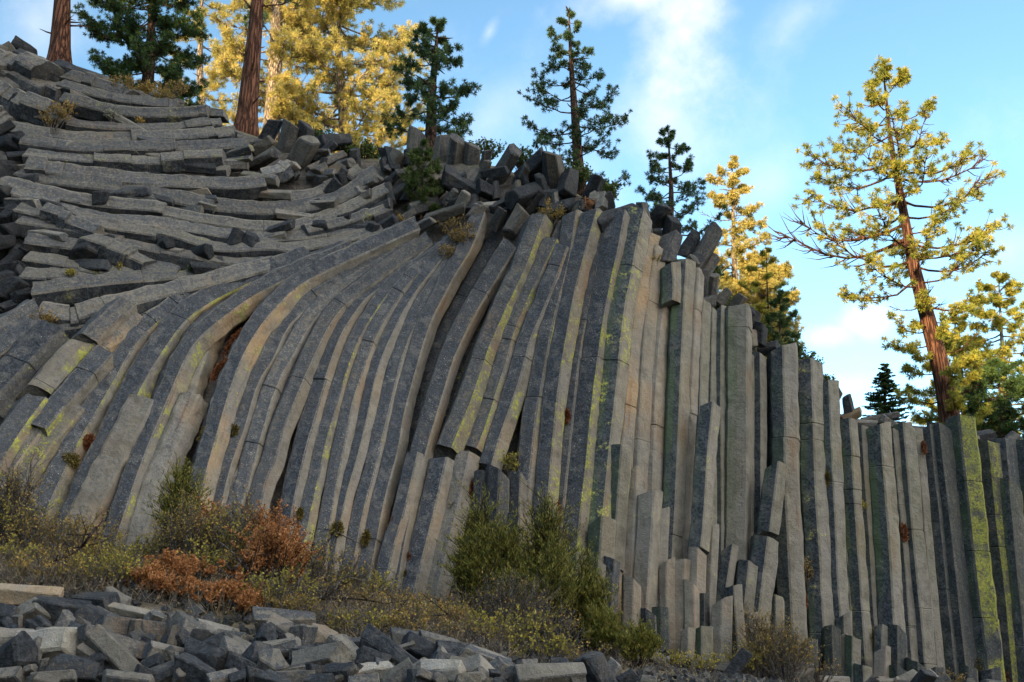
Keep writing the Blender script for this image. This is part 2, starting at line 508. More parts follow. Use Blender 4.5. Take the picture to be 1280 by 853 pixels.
def sweep_column(name, pts3, radii, seed, theta0, style, joints=None, cap_tilt=(0, 0), sides=6, joff=.05, rough=1.0):
    """a polygonal basalt column swept along pts3 (top or left end first).
    style: dict(dark, mid, light, lichen, lichen_side, green, tone, warm, speck)"""
    rr = random.Random(seed)
    n = len(pts3)
    ang = [theta0 + (360.0 / sides) * (k + .5) + rr.uniform(-7, 7) for k in range(sides)]
    rad_k = [rr.uniform(.94, 1.06) for _ in ang]
    # chamfered corners
    prof = []
    for k in range(sides):
        a0, a1, a2 = rad(ang[k - 1]), rad(ang[k]), rad(ang[(k + 1) % sides])
        p0 = np.array((math.sin(a0), math.cos(a0))) * rad_k[k - 1]
        p1 = np.array((math.sin(a1), math.cos(a1))) * rad_k[k]
        p2 = np.array((math.sin(a2), math.cos(a2))) * rad_k[(k + 1) % sides]
        prof.append((p1 * .92 + p0 * .08, k))
        prof.append((p1 * .92 + p2 * .08, k))
        for fm in ((.36, .64) if rough > 1.2 else (.5,)):
            prof.append((p1 * (1 - fm) + p2 * fm, k))
    m = len(prof)
    # list of rings: (point, tangent, scale, arclength)
    P = [Vector(p) for p in pts3]
    arc = [0.0]
    for i in range(1, n):
        arc.append(arc[-1] + (P[i] - P[i - 1]).length)
    rings = []
    jset = sorted(joints or [])
    for i in range(n):
        tan = (P[min(i + 1, n - 1)] - P[max(i - 1, 0)]).normalized()
        rings.append([P[i], tan, 1.0, arc[i], radii[i], 0])
    extra = []
    off_after = []
    for j in jset:
        s = arc[-1] * j
        for i in range(n - 1):
            if arc[i] <= s < arc[i + 1]:
                f = (s - arc[i]) / (arc[i + 1] - arc[i])
                pt = P[i].lerp(P[i + 1], f)
                tan = (P[i + 1] - P[i]).normalized()
                r = radii[i] * (1 - f) + radii[i + 1] * f
                jd = .95 if joff < .1 else .975
                for ds, sc in ((-.022, 1.0), (-.007, jd), (.007, jd), (.022, 1.0)):
                    extra.append([pt + tan * ds, tan, sc, s + ds, r, 0])
                off_after.append((s, rr.uniform(-1, 1) * joff * r, rr.uniform(-1, 1) * joff * r))
                break
    rings = sorted(rings + extra, key=lambda q: q[3])
    verts, faces, masks, tones, uvs = [], [], [], [], []
    per = 2 * math.pi * sum(radii) / len(radii)
    base = np.array([0, 0])
    fr_n = []
    ring_info = []
    for ri, (pt, tan, sc, s, r, _) in enumerate(rings):
        nn = (Vector((0, 0, CAM_Z + 2)) - pt)
        nn = (nn - tan * nn.dot(tan)).normalized()
        bb = nn.cross(tan).normalized()
        ox = oy = 0.0
        for (so, a, b) in off_after:
            if s > so:
                ox += a
                oy += b
        wv = mnoise.noise((seed * 3.7, s * .45, 0)) * (.05 if joff < .1 else .12) * r
        ring_info.append((pt, nn, bb))
        for ki, (c, k) in enumerate(prof):
            kk = k
            jit = 1.0 + (.08 * rough if joff < .1 else .05) * mnoise.noise((seed * 1.3 + kk * 5.1, s * .8, 1.7)) + .05 * rough * mnoise.noise((seed + kk * 3.3, s * 2.6, 9.1))
            chip = mnoise.noise((seed * .7 + ki * .9, s * 3.1, 4.2))
            jit *= 1.0 - (.09 * max(0, chip - .25) + .015 * chip) * rough
            q = pt + bb * (c[0] * r * sc * jit + ox + wv) + nn * (c[1] * r * sc * jit + oy)
            q = q + (bb * c[0] + nn * c[1]) * (r * rough * (.055 * mnoise.noise(q * 1.9) + .035 * mnoise.noise(q * 5.3)))
            if ri == 0 or ri == len(rings) - 1:
                tl = (c[0] * cap_tilt[0] + c[1] * cap_tilt[1]) * r + rr.uniform(-.05, .05) * r
                q = q + tan * tl
            verts.append(tuple(q))
    uvlist = []
    for ri in range(len(rings) - 1):
        for k in range(m):
            k2 = (k + 1) % m
            faces.append((ri * m + k, ri * m + k2, (ri + 1) * m + k2, (ri + 1) * m + k))
            mid = (prof[k][0] + prof[k2][0]) / 2
            L = math.hypot(*mid)
            sx, sy = mid[0] / L, mid[1] / L
            q_ = m // sides
            chamf = k % q_ == 0
            fx = sx
            if not chamf:
                kf = k // q_
                fc = (prof[kf * q_ + 1][0] + prof[((kf + 1) % sides) * q_][0]) / 2
                fx = fc[0] / math.hypot(*fc)
            if fx > style.get('t_light', .38):  # right facets paler, left darker: lichen together with painted side shade
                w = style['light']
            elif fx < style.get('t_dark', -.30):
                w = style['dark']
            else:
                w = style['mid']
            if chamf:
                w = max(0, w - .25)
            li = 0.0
            side = style.get('lichen_side', 0)
            if style.get('lichen', 0) > 0:
                if side == 0 or sx * side > .15:
                    li = style['lichen'] * (1.25 if chamf else 1.0)
            g = style.get('green', 0) * (1.0 if sx < -.25 else .25)
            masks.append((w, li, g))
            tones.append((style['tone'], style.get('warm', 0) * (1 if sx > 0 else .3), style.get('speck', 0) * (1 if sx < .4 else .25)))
            ua, ub = k / m * per, (k + 1) / m * per
            va, vb = rings[ri][3], rings[ri + 1][3]
            so = seed * 7.13
            uvlist += [(ua + so, va), (ub + so, va), (ub + so, vb), (ua + so, vb)]
    for ri, rev in ((0, True), (len(rings) - 1, False)):
        idx = [ri * m + k for k in range(m)]
        faces.append(tuple(reversed(idx)) if rev else tuple(idx))
        masks.append((.55, style.get('lichen', 0) * .3, 0))
        tones.append((style['tone'] * 1.05, style.get('warm', 0), .3))
        uvlist += [(verts[i][0], verts[i][1]) for i in (reversed(idx) if rev else idx)]
    loc = verts[-1]
    o = link_mesh(name, verts, faces, M['basalt'], loc=loc)
    set_attrs(o.data, masks, tones, uvlist)
    # make normals point outward
    bm = bmesh.new()
    bm.from_mesh(o.data)
    bmesh.ops.recalc_face_normals(bm, faces=bm.faces)
    bm.to_mesh(o.data)
    bm.free()
    return o


# style presets
def st(kind, rr):
    d = st0(kind, rr)
    if kind in ('wall', 'blue'):
        d['t_dark'], d['t_light'] = -.08, .12
    return d


def st0(kind, rr):
    j = lambda a: a + rr.uniform(-.08, .08)
    if kind == 'fan':
        return dict(dark=j(.80), mid=j(.68), light=j(.14), tone=rr.uniform(.9, 1.12), warm=rr.uniform(.1, .5), speck=rr.uniform(.3, .9))
    if kind == 'fanlow':
        return dict(dark=j(.45), mid=j(.35), light=j(.05), tone=rr.uniform(.85, 1.1), warm=rr.uniform(.2, .6), speck=rr.uniform(.1, .5))
    if kind == 'dark':
        return dict(dark=j(1.0), mid=j(.9), light=j(.6), tone=rr.uniform(.75, .95), warm=0, speck=rr.uniform(.3, .9))
    if kind == 'wall':
        return dict(dark=j(1.02), mid=j(.15), light=j(-.05), tone=rr.uniform(.95, 1.2), warm=rr.uniform(0, .25), speck=rr.uniform(0, .25), green=rr.uniform(.3, .9))
    if kind == 'pale':
        return dict(dark=j(.15), mid=j(-.05), light=j(-.1), tone=rr.uniform(1.1, 1.3), warm=rr.uniform(.1, .3), speck=0, green=0)
    if kind == 'blue':
        return dict(dark=j(1.0), mid=j(.95), light=j(.62), tone=rr.uniform(.65, .9), warm=0, speck=rr.uniform(.3, .8), green=rr.uniform(.3, .8))
    if kind == 'tier':
        return dict(dark=j(.84), mid=j(.70), light=j(.50), tone=rr.uniform(.78, 1.05), warm=rr.uniform(.0, .15), speck=rr.uniform(.2, .6))  # skylight painted in: upper facets paler, undersides darker
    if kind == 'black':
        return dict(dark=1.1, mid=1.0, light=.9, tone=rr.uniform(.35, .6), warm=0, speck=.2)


COLS = []
def C(kind, pts, hw, dy=0.0, **kw):
    COLS.append((kind, pts, hw, dy, kw))


# ---- the curved fan, right to left of the ribs (pixel paths, top first)
def shift(path, dx):
    return [(x + dx, y) for x, y in path]

S1 = [(500, 316), (452, 342), (420, 365), (395, 380), (375, 396), (360, 416), (345, 450), (325, 482), (310, 535), (300, 560), (288, 600), (276, 660)]
S2 = [(525, 312), (475, 341), (450, 357), (428, 371), (407, 390), (387, 417), (372, 444), (357, 470), (342, 507), (335, 535), (325, 570), (315, 610), (298, 650), (284, 690)]
S3 = [(535, 312), (505, 333), (475, 355), (442, 380), (420, 410), (403, 445), (385, 485), (372, 515), (362, 540), (352, 580), (342, 600), (331, 652), (322, 700)]
S4 = [(548, 306), (520, 332), (500, 350), (470, 372), (452, 395), (437, 420), (427, 445), (420, 465), (410, 497), (400, 532), (392, 557), (382, 600), (372, 652), (362, 710)]
S5 = [(563, 312), (535, 332), (517, 340), (495, 362), (477, 387), (460, 415), (447, 445), (432, 490), (422, 525), (412, 560), (405, 595), (396, 632), (384, 690)]
S6 = [(580, 303), (555, 325), (535, 340), (517, 357), (500, 382), (482, 410), (468, 442), (457, 477), (447, 507), (440, 545), (430, 595), (420, 652), (410, 715)]
S7 = [(592, 295), (562, 322), (550, 337), (530, 362), (512, 390), (500, 415), (487, 444), (477, 475), (470, 507), (460, 552), (450, 590), (437, 635), (424, 710)]
S8 = [(604, 290), (580, 325), (560, 355), (540, 382), (525, 412), (513, 443), (507, 462), (497, 505), (487, 547), (477, 590), (463, 640), (446, 730)]
S9 = [(610, 276), (597, 310), (580, 337), (562, 372), (547, 402), (534, 442), (522, 485), (512, 522), (505, 565), (490, 620), (478, 680), (466, 745)]
for k, (sp_, dx, hw, kw) in enumerate([(S1, -12, 15, {}), (S2, -12, 15, {}), (S3, -14, 15, {}), (S4, -13, 15, {}), (S5, -10, 11, dict(lichen=.55, side=1)), (S6, -11, 14, {}),
                                       (S7, -9, 11, {}), (S8, -12, 14, dict(lichen=.25, side=1)), (S9, -13, 14, dict(lichen=.2, side=1))]):
    C('fan', shift(sp_, dx), hw, dy=-.10 + .08 * (k % 2), zone='fan', **kw)
C('dark', [(630, 285), (603, 335), (575, 380), (552, 425), (540, 460), (528, 500), (518, 540), (505, 600), (492, 680)], 14, dy=.75, zone='rib')
C('fan', [(637, 312), (613, 350), (592, 385), (578, 412), (563, 444), (551, 480), (538, 525), (526, 565), (514, 615), (499, 680), (489, 745)], 15, dy=-.32, zone='rib', speck=1)
C('dark', [(655, 318), (636, 348), (612, 385), (592, 425), (577, 465), (562, 510), (548, 555), (530, 620), (512, 700)], 14, dy=.6, zone='rib', lichen=.3)
C('fan', [(672, 286), (655, 332), (637, 370), (622, 402), (607, 437), (600, 460), (585, 505), (570, 540), (557, 572)], 18, dy=-.25, lichen=.65, side=1, zone='rib')
C('fan', [(553, 580), (545, 615), (536, 655), (524, 700), (512, 750)], 18, dy=-.25, zone='rib', cut=1)
C('fan', [(688, 312), (670, 347), (652, 385), (635, 427), (628, 455), (615, 495), (600, 540), (588, 568)], 15, dy=-.18, lichen=.55, side=1, zone='rib')
C('fanlow', [(584, 572), (574, 615), (564, 660), (552, 710), (540, 760)], 17, dy=-.2, zone='rib', cut=1)
C('fan', [(704, 318), (693, 348), (677, 387), (660, 427), (652, 460), (638, 505), (622, 550), (610, 592)], 16, dy=-.2, zone='rib', lichen=.45, side=1)
C('dark', [(712, 330), (690, 400), (668, 460), (652, 500), (641, 545), (630, 600), (620, 660)], 13, dy=.6, zone='rib', speck=1)
C('fan', [(520, 572), (511, 610), (502, 645), (491, 680), (478, 740)], 13, dy=-.45, zone='rib', cut=1)
C('fanlow', [(600, 560), (590, 620), (580, 680), (570, 760)], 16, dy=.3, zone='rib')
# ---- straight columns left of centre
C('fan', [(717, 280), (708, 335), (692, 395), (680, 455), (669, 520), (663, 580), (656, 640), (650, 700)], 17, dy=-.15, lichen=.6, side=1, zone='mid', speck=1)
C('fan', [(740, 274), (733, 300), (725, 330), (713, 375), (704, 425), (697, 470), (691, 522), (685, 580), (680, 640), (676, 690)], 16, dy=-.3, lichen=.55, side=1, zone='mid')
C('fan', [(753, 294), (745, 325), (735, 372), (724, 425), (717, 470), (711, 527), (705, 585), (699, 640), (693, 720)], 13, dy=-.1, zone='mid')
C('fan', [(773, 281), (767, 312), (757, 360), (747, 415), (741, 465), (733, 530), (727, 590), (720, 650), (713, 735)], 17, dy=-.25, lichen=.75, side=1, zone='mid', speck=1)
C('wall', [(796, 276), (790, 305), (780, 357), (771, 415), (765, 468), (757, 540), (751, 600), (745, 665), (738, 760)], 17, dy=-.28, lichen=.5, side=0, zone='mid')
C('pale', [(810, 300), (803, 330), (793, 380), (787, 430), (782, 490), (777, 545), (772, 620), (766, 700), (760, 790)], 15, dy=-.02, zone='pale', warm=.9)
C('pale', [(818, 318), (811, 365), (805, 430), (801, 495), (797, 570), (792, 640), (786, 720), (780, 800)], 14, dy=.0, zone='pale', warm=.4)
C('pale', [(830, 372), (823, 420), (818, 480), (815, 560), (812, 640), (806, 720), (800, 800)], 17, dy=.12, zone='pale', jn=5)
C('wall', [(837, 336), (838, 360), (837, 383)], 12, dy=-.35, zone='pale', cut=1)
C('wall', [(853, 330), (850, 380), (847, 453), (843, 550), (838, 650), (834, 740), (830, 820)], 14, dy=-.15, zone='pale')
C('pale', [(867, 340), (864, 400), (861, 470), (857, 560), (852, 650), (848, 740), (846, 830)], 12, dy=-.05, zone='pale')
# ---- the straight wall
C('wall', [(876, 385), (874, 440), (872, 520), (869, 600), (866, 680), (862, 800)], 14, dy=.05, zone='wall1')
C('wall', [(887, 512), (881, 575), (877, 640), (872, 692)], 13, dy=-.95, zone='pillar', cut=1, lichen=.2, side=1, tone=1.15)
C('wall', [(888, 392), (887, 460), (886, 540), (886, 620), (884, 800)], 11, dy=.08, zone='wall1')
C('wall', [(900, 393), (899, 460), (899, 540), (900, 640), (900, 740), (899, 830)], 11, dy=.0, zone='wall1')
C('wall', [(922, 388), (922, 450), (922, 540), (921, 640), (919, 740), (916, 840)], 20, dy=-.2, zone='wall1', theta=0)
C('wall', [(948, 445), (949, 520), (949, 600), (948, 690), (946, 790), (944, 850)], 10, dy=-.02, zone='wall1')
C('black', [(960, 455), (961, 560), (961, 700), (960, 850)], 9, dy=.35, zone='wall1')  # near-black column painted as the shade in a recess
C('wall', [(979, 437), (981, 520), (983, 600), (987, 690), (991, 770), (996, 860)], 18, dy=-.25, zone='wall1')
C('wall', [(968, 590), (963, 632), (958, 672)], 13, dy=-.85, zone='pillar', cut=1)
C('wall', [(957, 675), (951, 725), (944, 785)], 15, dy=-.9, zone='pillar', cut=1)
C('wall', [(1010, 460), (1013, 540), (1016, 620), (1021, 700), (1025, 780), (1030, 870)], 16, dy=-.15, zone='wall2', lichen=.15)
C('wall', [(1035, 483), (1038, 560), (1042, 640), (1046, 720), (1051, 800), (1055, 870)], 14, dy=-.22, zone='wall2', green=1)
C('wall', [(1057, 531), (1062, 600), (1067, 680), (1072, 750), (1080, 870)], 14, dy=-.2, zone='wall2', lichen=.2, green=1)
C('wall', [(1074, 537), (1078, 600), (1084, 690), (1088, 760), (1096, 870)], 11, dy=.05, zone='wall2')
C('wall', [(1096, 535), (1101, 610), (1107, 700), (1112, 780), (1120, 880)], 17, dy=-.2, zone='wall2')
C('wall', [(1114, 544), (1120, 620), (1127, 700), (1133, 790), (1140, 880)], 12, dy=-.05, zone='wall2')
C('wall', [(1129, 536), (1136, 620), (1145, 720), (1152, 800), (1160, 890)], 13, dy=-.25, zone='wall2', green=1)
C('wall', [(1143, 540), (1151, 620), (1160, 720), (1168, 810), (1176, 890)], 10, dy=-.02, zone='wall3', green=.8)
C('blue', [(1157, 543), (1165, 620), (1176, 720), (1187, 830), (1194, 900)], 13, dy=.05, zone='wall3')
C('blue', [(1173, 536), (1182, 620), (1193, 720), (1206, 840), (1213, 910)], 15, dy=-.12, zone='wall3', speck=.8)
C('blue', [(1200, 529), (1210, 620), (1221, 720), (1234, 840), (1241, 910)], 18, dy=-.3, lichen=1.05, side=1, zone='wall3', speck=1, green=1)
C('blue', [(1229, 552), (1239, 640), (1250, 740), (1261, 850), (1267, 910)], 16, dy=-.2, lichen=.85, side=1, zone='wall3', green=1)
C('blue', [(1254, 552), (1262, 640), (1270, 720), (1282, 850), (1288, 910)], 17, dy=.1, zone='wall3', tone=1.1)
C('blue', [(1260, 610), (1266, 680), (1274, 760), (1284, 860), (1290, 910)], 13, dy=-.5, zone='wall3', cut=1, green=1)
C('blue', [(1279, 554), (1290, 680), (1302, 800), (1312, 900)], 15, dy=-.2, zone='wall3')
C('blue', [(1303, 556), (1316, 700), (1332, 900)], 16, dy=-.1, zone='wall3')
C('blue', [(1332, 558), (1346, 700), (1362, 900)], 17, dy=-.1, zone='wall3')
# ---- lower left, curved and broken
C('fan', [(515, 291), (460, 315), (415, 337), (372, 360), (338, 393), (312, 430), (296, 465), (284, 500), (272, 540), (260, 580), (247, 630), (236, 680)], 17, dy=-.35, zone='left', warm=.9, lichen=.3, side=1)
C('fanlow', [(490, 322), (440, 348), (400, 370), (368, 398), (345, 430), (327, 465), (314, 500), (302, 535), (288, 575), (274, 620), (258, 690)], 15, dy=.12, zone='left')
C('fan', [(440, 317), (400, 332), (360, 349), (318, 370), (282, 396), (252, 422), (233, 447), (217, 480), (200, 520), (184, 560), (166, 610), (146, 670)], 18, dy=-.25, zone='left', lichen=.55, side=1, warm=.8)
C('fan', [(380, 328), (340, 341), (300, 357), (250, 384), (222, 408), (200, 440), (180, 472), (160, 510), (140, 552), (112, 610), (88, 670)], 18, dy=-.2, zone='left', lichen=.6, side=1, warm=.9)
C('fanlow', [(300, 382), (270, 408), (252, 440), (240, 475), (228, 515), (214, 560), (196, 615), (178, 690)], 18, dy=.1, zone='left', warm=.7)
C('fan', [(330, 338), (290, 349), (240, 367), (215, 388), (185, 410), (158, 440), (136, 480), (116, 515), (95, 552), (68, 605), (44, 660)], 17, dy=-.15, zone='left', lichen=.6, side=1)
C('fan', [(152, 390), (128, 412), (106, 434)], 16, dy=-.65, zone='left', cut=1, lichen=.35, side=1, light=.2)
C('fanlow', [(95, 440), (70, 468), (46, 497)], 17, dy=-.6, zone='left', cut=1, lichen=.95, side=1)
C('fanlow', [(163, 405), (138, 428), (114, 452)], 15, dy=-.4, zone='left', cut=1, warm=1, lichen=.5)
C('fan', [(128, 455), (100, 485), (72, 515), (46, 548)], 19, dy=-.5, zone='left', lichen=.9, side=1, light=.2)
C('fanlow', [(150, 448), (126, 492), (100, 535), (66, 590), (36, 650)], 17, dy=-.1, zone='left', lichen=.5, warm=.7)
C('fan', [(42, 508), (26, 530), (4, 562), (-20, 600)], 17, dy=-.6, zone='left', cut=1, lichen=.7, side=1)
C('dark', [(62, 428), (34, 455), (4, 488), (-25, 520)], 22, dy=-.35, zone='left', cut=1)
C('fanlow', [(95, 520), (60, 560), (30, 610), (5, 660)], 20, dy=-.3, zone='left', lichen=.5)
C('fanlow', [(40, 550), (18, 580), (-10, 620)], 22, dy=-.3, zone='left', lichen=.3)
C('fanlow', [(236, 505), (222, 540), (204, 580), (186, 625), (168, 690)], 20, dy=-.15, zone='left', warm=.5)
C('fanlow', [(178, 510), (160, 545), (134, 595), (108, 645), (90, 700)], 21, dy=-.2, zone='left', warm=.5)
C('fanlow', [(310, 590), (290, 635), (272, 690)], 16, dy=.05, zone='left', warm=.5)
C('fan', [(40, 392), (10, 410), (-20, 428)], 15, dy=-.4, zone='left', cut=1)
C('fan', [(46, 408), (10, 432), (-20, 452)], 14, dy=-.4, zone='left', cut=1)
# ---- near horizontal tiers of the upper left, left end first
C('tier', [(88, 100), (130, 112), (163, 121)], 9, dy=-.2, zone='tier')
C('tier', [(80, 113), (125, 125), (175, 132), (222, 136)], 9, dy=-.1, zone='tier')
C('tier', [(84, 130), (150, 145), (212, 148), (262, 145)], 10, dy=-.15, zone='tier')
C('tier', [(70, 152), (100, 159), (162, 164), (225, 161), (274, 155)], 9, dy=-.1, zone='tier')
C('tier', [(28, 168), (100, 177), (175, 179), (250, 176), (294, 170)], 9, dy=.05, zone='tier')
C('tier', [(34, 184), (100, 192), (175, 190), (250, 189), (314, 184)], 11, dy=-.3, zone='tier')
C('tier', [(37, 200), (100, 206), (175, 209), (225, 208), (281, 206)], 10, dy=-.2, zone='tier')
C('tier', [(40, 213), (75, 216), (150, 224), (225, 230), (290, 232), (333, 228)], 12, dy=-.35, zone='tier')
C('tier', [(333, 222), (352, 217), (366, 208)], 10, dy=-.1, zone='tier', cut=1, tone=1.4)
C('tier', [(30, 222), (60, 230), (115, 236), (200, 247), (250, 257), (325, 264), (387, 259), (432, 246), (470, 218)], 12, dy=-.15, zone='tier')
C('tier', [(10, 234), (62, 248), (118, 258), (190, 264), (240, 274), (280, 281), (325, 286), (375, 283), (437, 262), (484, 238)], 11, dy=-.1, zone='tier')
C('tier', [(22, 250), (82, 266), (135, 278), (200, 284), (262, 294), (330, 300), (415, 295), (468, 286)], 11, dy=-.15, zone='tier')
C('tier', [(380, 292), (400, 288), (432, 281), (460, 272), (486, 262)], 9, dy=-.25, zone='tier', cut=1)
C('tier', [(24, 268), (90, 282), (150, 292), (205, 300), (245, 312), (275, 320), (330, 318), (380, 317), (430, 308), (480, 293)], 11, dy=-.2, zone='tier')
C('tier', [(34, 288), (100, 298), (170, 312), (240, 327), (300, 334), (360, 330), (420, 320)], 11, dy=-.1, zone='tier')
C('tier', [(34, 308), (100, 317), (165, 330), (225, 342)], 12, dy=-.15, zone='tier')
C('tier', [(110, 306), (150, 320), (185, 334)], 12, dy=-.5, zone='tier', cut=1)
C('tier', [(34, 328), (100, 338), (150, 346), (232, 352)], 11, dy=-.05, zone='tier')
C('tier', [(36, 350), (90, 353), (145, 352), (205, 350)], 11, dy=.0, zone='tier')
C('tier', [(47, 372), (120, 362), (205, 353), (292, 344), (350, 334)], 14, dy=-.25, zone='tier')
C('tier', [(48, 396), (90, 402), (142, 388), (205, 371), (268, 358), (330, 342)], 15, dy=-.15, zone='tier')
C('tier', [(62, 420), (110, 412), (160, 392), (215, 372)], 14, dy=-.05, zone='tier')
C('tier', [(340, 252), (390, 247), (425, 232), (450, 216)], 10, dy=.2, zone='tier')
C('tier', [(0, 92), (40, 112), (75, 128)], 16, dy=.1, zone='tier')
C('tier', [(-10, 120), (30, 138), (72, 150)], 14, dy=.1, zone='tier')
C('tier', [(-15, 70), (20, 85), (60, 106)], 14, dy=.1, zone='tier')
C('tier', [(-12, 148), (20, 160), (60, 170)], 12, dy=.15, zone='tier')
C('tier', [(160, 124), (200, 136), (250, 140)], 10, dy=.3, zone='tier')
C('tier', [(60, 268), (95, 278), (128, 290)], 10, dy=-.45, zone='tier', cut=1)

# ---- short broken columns along the foot of the wall: (top), (bottom), half width, depth, kind
STUMPS = [((601, 594), (590, 715), 9, -.55, 'dark'), ((622, 593), (616, 725), 15, -.75, 'dark'), ((648, 598), (645, 660), 11, -.6, 'fan'), ((651, 657), (646, 740), 17, -.95, 'fan'),
          ((687, 645), (686, 690), 11, -.5, 'dark'), ((706, 692), (704, 750), 9, -.6, 'dark'), ((722, 691), (718, 750), 10, -.7, 'wall'), ((753, 660), (749, 715), 17, -.7, 'wall'),
          ((745, 702), (745, 735), 11, -.95, 'wall'), ((765, 699), (758, 790), 10, -1.0, 'dark'), ((776, 565), (767, 690), 14, -.6, 'wall'), ((795, 590), (788, 740), 12, -.5, 'pale'),
          ((812, 618), (802, 775), 15, -.75, 'pale'), ((827, 640), (819, 780), 10, -.55, 'pale'), ((834, 705), (834, 800), 10, -.7, 'pale'), ((851, 704), (847, 805), 12, -.8, 'pale'),
          ((790, 728), (788, 800), 11, -1.0, 'pale'), ((826, 760), (828, 815), 10, -1.3, 'blue'), ((811, 768), (814, 805), 10, -1.2, 'dark'), ((872, 694), (867, 790), 11, -1.0, 'pale'),
          ((891, 663), (885, 780), 8, -.8, 'pale'), ((912, 688), (902, 740), 9, -.9, 'wall'), ((934, 707), (924, 790), 12, -1.0, 'wall'), ((917, 733), (922, 795), 10, -1.2, 'wall'),
          ((903, 753), (900, 850), 12, -1.5, 'pale'), ((878, 788), (878, 840), 12, -1.5, 'wall'), ((863, 732), (865, 800), 9, -1.1, 'pale'), ((879, 743), (880, 800), 7, -1.1, 'blue'),
          ((860, 789), (858, 835), 8, -1.5, 'pale'), ((970, 750), (970, 800), 9, -.8, 'wall'), ((1038, 788), (1040, 855), 10, -.8, 'blue'), ((1053, 800), (1054, 850), 9, -.6, 'pale'),
          ((1066, 797), (1066, 850), 8, -1.0, 'wall'), ((1121, 790), (1121, 850), 10, -.9, 'blue'), ((1121, 836), (1123, 870), 11, -1.3, 'blue'), ((1146, 831), (1148, 875), 12, -1.3, 'blue'),
          ((1102, 787), (1100, 840), 8, -.6, 'wall'), ((1102, 815), (1101, 860), 9, -1.1, 'pale'), ((1078, 832), (1080, 870), 9, -1.3, 'wall'), ((1211, 835), (1213, 875), 8, -.9, 'blue'),
          ((1055, 769), (1056, 810), 9, -.6, 'wall'), ((1012, 806), (1012, 850), 10, -.8, 'blue'), ((987, 796), (986, 850), 9, -.9, 'dark'), ((938, 770), (936, 830), 9, -1.2, 'pale'),
          ((1170, 838), (1172, 875), 9, -.9, 'blue'), ((1238, 838), (1240, 880), 10, -.8, 'dark')]

FILL = []
for zs in (('wall1',), ('wall2', 'wall3')):
    row = [c for c in COLS if c[4]['zone'] in zs and not c[4].get('cut') and c[0] != 'black']
    row.sort(key=lambda c: c[1][0][0])
    for a, b in zip(row, row[1:]):
        ya, yb_ = max(a[1][0][1], b[1][0][1]), min(a[1][-1][1], b[1][-1][1])
        ia = lambda c, y: lerp_table([(p[1], p[0]) for p in c[1]], y)
        if ia(b, ya + 20) - ia(a, ya + 20) < 17:
            continue
        rf = random.Random(int(ya * 7 + a[1][0][0]))
        off = rf.uniform(.42, .58)
        y0 = ya + rf.uniform(-4, 10)
        ys = [y0 + (yb_ - y0) * q / 4 for q in range(5)]
        FILL.append((rf.choice(['wall', 'wall', a[0]]), [(ia(a, y) * (1 - off) + ia(b, y) * off, y) for y in ys], rf.uniform(6, 9), rf.uniform(-.08, .12), dict(zone=a[4]['zone'])))
COLS += FILL

ZONE_WORDS = {
    'fan': ('curved dark-faced column with tan right edge above the dry brush', 'basalt column', 'curved ribs of the fan'),
    'rib': ('curved grey column beside the deep black gaps in mid-cliff', 'basalt column', 'ribs beside the black gaps'),
    'mid': ('tall tilted column with yellow lichen under the ridge boulders', 'basalt column', 'lichen-streaked tall columns'),
    'pale': ('pale scoured column right of the yellow lichen columns', 'basalt column', 'pale scoured columns'),
    'wall1': ('straight grey column of the wall below the golden fir', 'basalt column', 'straight columns of the wall'),
    'pillar': ('loose leaning pillar standing in front of the straight wall', 'basalt pillar', 'leaning pillars'),
    'wall2': ('straight column with green face between golden fir and leaning pine', 'basalt column', 'straight columns of the wall'),
    'wall3': ('dark blue-grey column at the wall below the leaning red-barked pine', 'basalt column', 'dark columns at the right end'),
    'left': ('weathered bent column of the broken lower left slope', 'basalt column', 'bent columns of the lower left'),
    'tier': ('near-horizontal grey column in the stepped tiers at upper left', 'basalt column', 'horizontal tiers of columns'),
}

